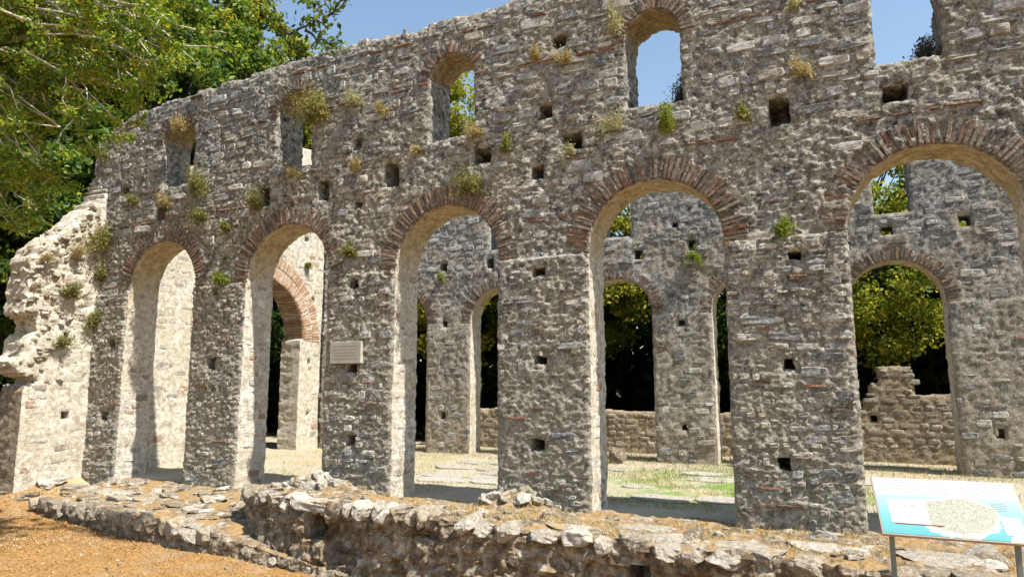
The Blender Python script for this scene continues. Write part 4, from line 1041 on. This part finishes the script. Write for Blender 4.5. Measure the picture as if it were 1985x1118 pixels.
pts = np.column_stack([x, y, gz(x, y)+.010+nr.uniform(0, .012, len(x))])
V, F, c = leaves_np(pts, .034, nr, up=2.2, colr=np.array([(.42, .22, .06), (.50, .30, .10), (.30, .145, .04), (.56, .40, .19), (.22, .12, .05)]), asp=.5)
o = link('leaf_litter', mesh_np('leaf_litter', V, F, M['dry'], smooth=False, col=c)); tag(o, 'orange fallen leaves scattered over the dirt in front', kind='stuff')

# ------------------------------------------------------------------ plaque on the pier
pl = empty('stone_plaque', (-7.83, -.05, 2.27)); tag(pl, 'small grey inscribed stone plaque fixed to the middle left pier', 'plaque')
def box(c, s):
    V = np.array([(a, b, d) for a in (-.5, .5) for b in (-.5, .5) for d in (-.5, .5)])*np.array(s)+np.array(c)
    return V, np.array([(0, 1, 3, 2), (4, 6, 7, 5), (0, 4, 5, 1), (2, 3, 7, 6), (0, 2, 6, 4), (1, 5, 7, 3)])
def bevel(o, w_=.004):
    b = o.modifiers.new('bevel', 'BEVEL'); b.width = w_; b.segments = 2; return o
M['marble'] = flat('grey_marble', (.36, .34, .29), .7, .2, .12); M['ink'] = flat('worn_lettering', (.24, .225, .19), .9, .1)
V, F = box((-7.82, -.085, 2.46), (.67, .085, .385)); bevel(put('slab', V, F, M['marble'], pl, smooth=False), .006)
r = random.Random(2); parts = []
for q in range(5):
    xx = -8.08; zz = 2.57-q*.055
    while xx < -7.58:
        L = r.uniform(.02, .07); parts.append(box((xx+L/2, -.1285, zz), (L, .002, .012))); xx += L+r.uniform(.012, .02)
V, F = join(parts); tag(put('worn_inscription', V, F, M['ink'], pl, smooth=False), kind='stuff')

# ------------------------------------------------------------------ information board
M['post'] = flat('grey_green_post', (.16, .18, .16), .5, .4, .1); M['rim'] = flat('board_rim', (.35, .28, .24), .5, .4, .08)
ib = empty('information_board', (.8, -2.95, -.8)); tag(ib, 'slanted information board with a turquoise island map on two posts', 'information board')
B0 = Vector((.28, -3.0, .60)); BX = Vector((1.10, 0, .0)); BY = Vector((-.05, .45, .425)); BN = BX.cross(BY).normalized()
def bpt(u, v, h=0.): return B0+BX*u+BY*v+BN*h
def slabq(u0, u1, v0, v1, h0, h1):
    P = [bpt(u, v, h) for h in (h0, h1) for (u, v) in ((u0, v0), (u1, v0), (u1, v1), (u0, v1))]
    return np.array([tuple(p) for p in P]), np.array([(3, 2, 1, 0), (4, 5, 6, 7), (0, 1, 5, 4), (1, 2, 6, 5), (2, 3, 7, 6), (3, 0, 4, 7)])
V, F = slabq(0, 1, 0, 1, -.03, 0); bevel(put('panel', V, F, M['rim'], ib, smooth=False), .004)
def printmat():
    m, t, out = newmat('printed_map')
    uv = N(t, 'ShaderNodeUVMap', uv_map='UVMap').outputs['UV']
    s = N(t, 'ShaderNodeSeparateXYZ'); t.links.new(uv, s.inputs[0])
    u, v = s.outputs['X'], s.outputs['Y']
    sea = ramp(t, v, [(.0, (.07, .29, .31)), (.3, (.13, .35, .365)), (.7, (.30, .46, .47))])
    n = noise(t, uv, 7, 5, .6)
    def ell(cu, cv, ru, rv, wob=.5):
        a = mth(t, 'DIVIDE', mth(t, 'SUBTRACT', u, cu), ru); b = mth(t, 'DIVIDE', mth(t, 'SUBTRACT', v, cv), rv)
        d = mth(t, 'SQRT', mth(t, 'ADD', mth(t, 'MULTIPLY', a, a), mth(t, 'MULTIPLY', b, b)))
        return mth(t, 'ADD', d, mth(t, 'MULTIPLY', mth(t, 'SUBTRACT', n, .5), wob))
    isl = ramp(t, noise(t, uv, 55, 6, .7, 1.5), [(.34, (.07, .075, .06)), (.45, (.25, .25, .20)), (.55, (.43, .42, .35)), (.66, (.17, .18, .15))])
    shore = ell(.55, .36, .29, .34, .7); land = ell(.55, .38, .275, .30, .7)
    c = mix(t, mth(t, 'LESS_THAN', shore, 1.0), sea, (.46, .47, .37))
    c = mix(t, mth(t, 'LESS_THAN', land, .95), c, isl)
    cor = ell(1.0, .0, .16, .17, .3); c = mix(t, mth(t, 'LESS_THAN', cor, 1.0), c, (.68, .74, .50))
    finish(t, out, c, None, .35, .4); return m
def sheet(name, u0, u1, v0, v1, h, mat):
    P = [bpt(u, v, h) for (u, v) in ((u0, v0), (u1, v0), (u1, v1), (u0, v1))]
    P += [bpt(u, v, h-.002) for (u, v) in ((u0, v0), (u1, v0), (u1, v1), (u0, v1))]
    o = put(name, np.array([tuple(p) for p in P]), np.array([(0, 1, 2, 3), (7, 6, 5, 4), (0, 4, 5, 1), (1, 5, 6, 2), (2, 6, 7, 3), (3, 7, 4, 0)]), mat, ib, smooth=False)
    uvl = o.data.uv_layers.new(name='UVMap'); cu = [(u0, v0), (u1, v0), (u1, v1), (u0, v1)]*2
    for lp in o.data.loops: uvl.data[lp.index].uv = cu[lp.vertex_index]
    return o
M['paper'] = flat('printed_white', (.54, .54, .525), .4, .4, .04); M['print'] = flat('pale_print', (.25, .26, .28), .5, .3); M['pink'] = flat('pink_inset', (.66, .62, .60), .5, .3, .05)
M['redink'] = flat('dark_red_print', (.25, .08, .07), .5, .3)
sheet('map_print', .012, .988, .02, .70, .003, printmat()); sheet('text_sheet', .012, .988, .70, .985, .0035, M['paper'])
sheet('inset_plan', .085, .355, .20, .60, .006, M['paper']); sheet('pink_inset', .83, .955, .12, .40, .006, M['pink'])
sheet('caption_bar', .11, .44, .185, .197, .008, M['redink'])
r = random.Random(8); parts = []
def line(u0, u1, v, hh=.010): 
    V, F = slabq(u0, u1, v, v+hh, .0045, .0052); parts.append((V, F))
for (cu0, cu1) in ((.05, .36), (.40, .58), (.62, .94)):
    for q in range(8):
        line(cu0, cu1-r.uniform(0, .08), .945-q*.030)
for q in range(5): line(.80, .80+r.uniform(.08, .12), .62-q*.03)
for q in range(10):
    a, b = r.uniform(.14, .28), r.uniform(.28, .52); V, F = slabq(a, a+r.uniform(.02, .06), b, b+.006, .0075, .0082); parts.append((V, F))
for q in range(4):
    V, F = slabq(.545+q*.014, .549+q*.014, .03, .10, .0045, .0052); parts.append((V, F))
V, F = join(parts); tag(put('printed_lines', V, F, M['print'], ib, smooth=False), kind='stuff')
for u_ in (.075, .90):
    p = bpt(u_, .18, -.03); g0 = -1.0
    V, F = box((p.x, p.y, (p.z-.01+g0)/2), (.042, .042, p.z-.01-g0)); bevel(put('post', V, F, M['post'], ib, smooth=False), .005)
    V, F = slabq(u_-.03, u_+.03, .12, .88, -.055, -.0305); put('bracket', V, F, M['post'], ib, smooth=False)
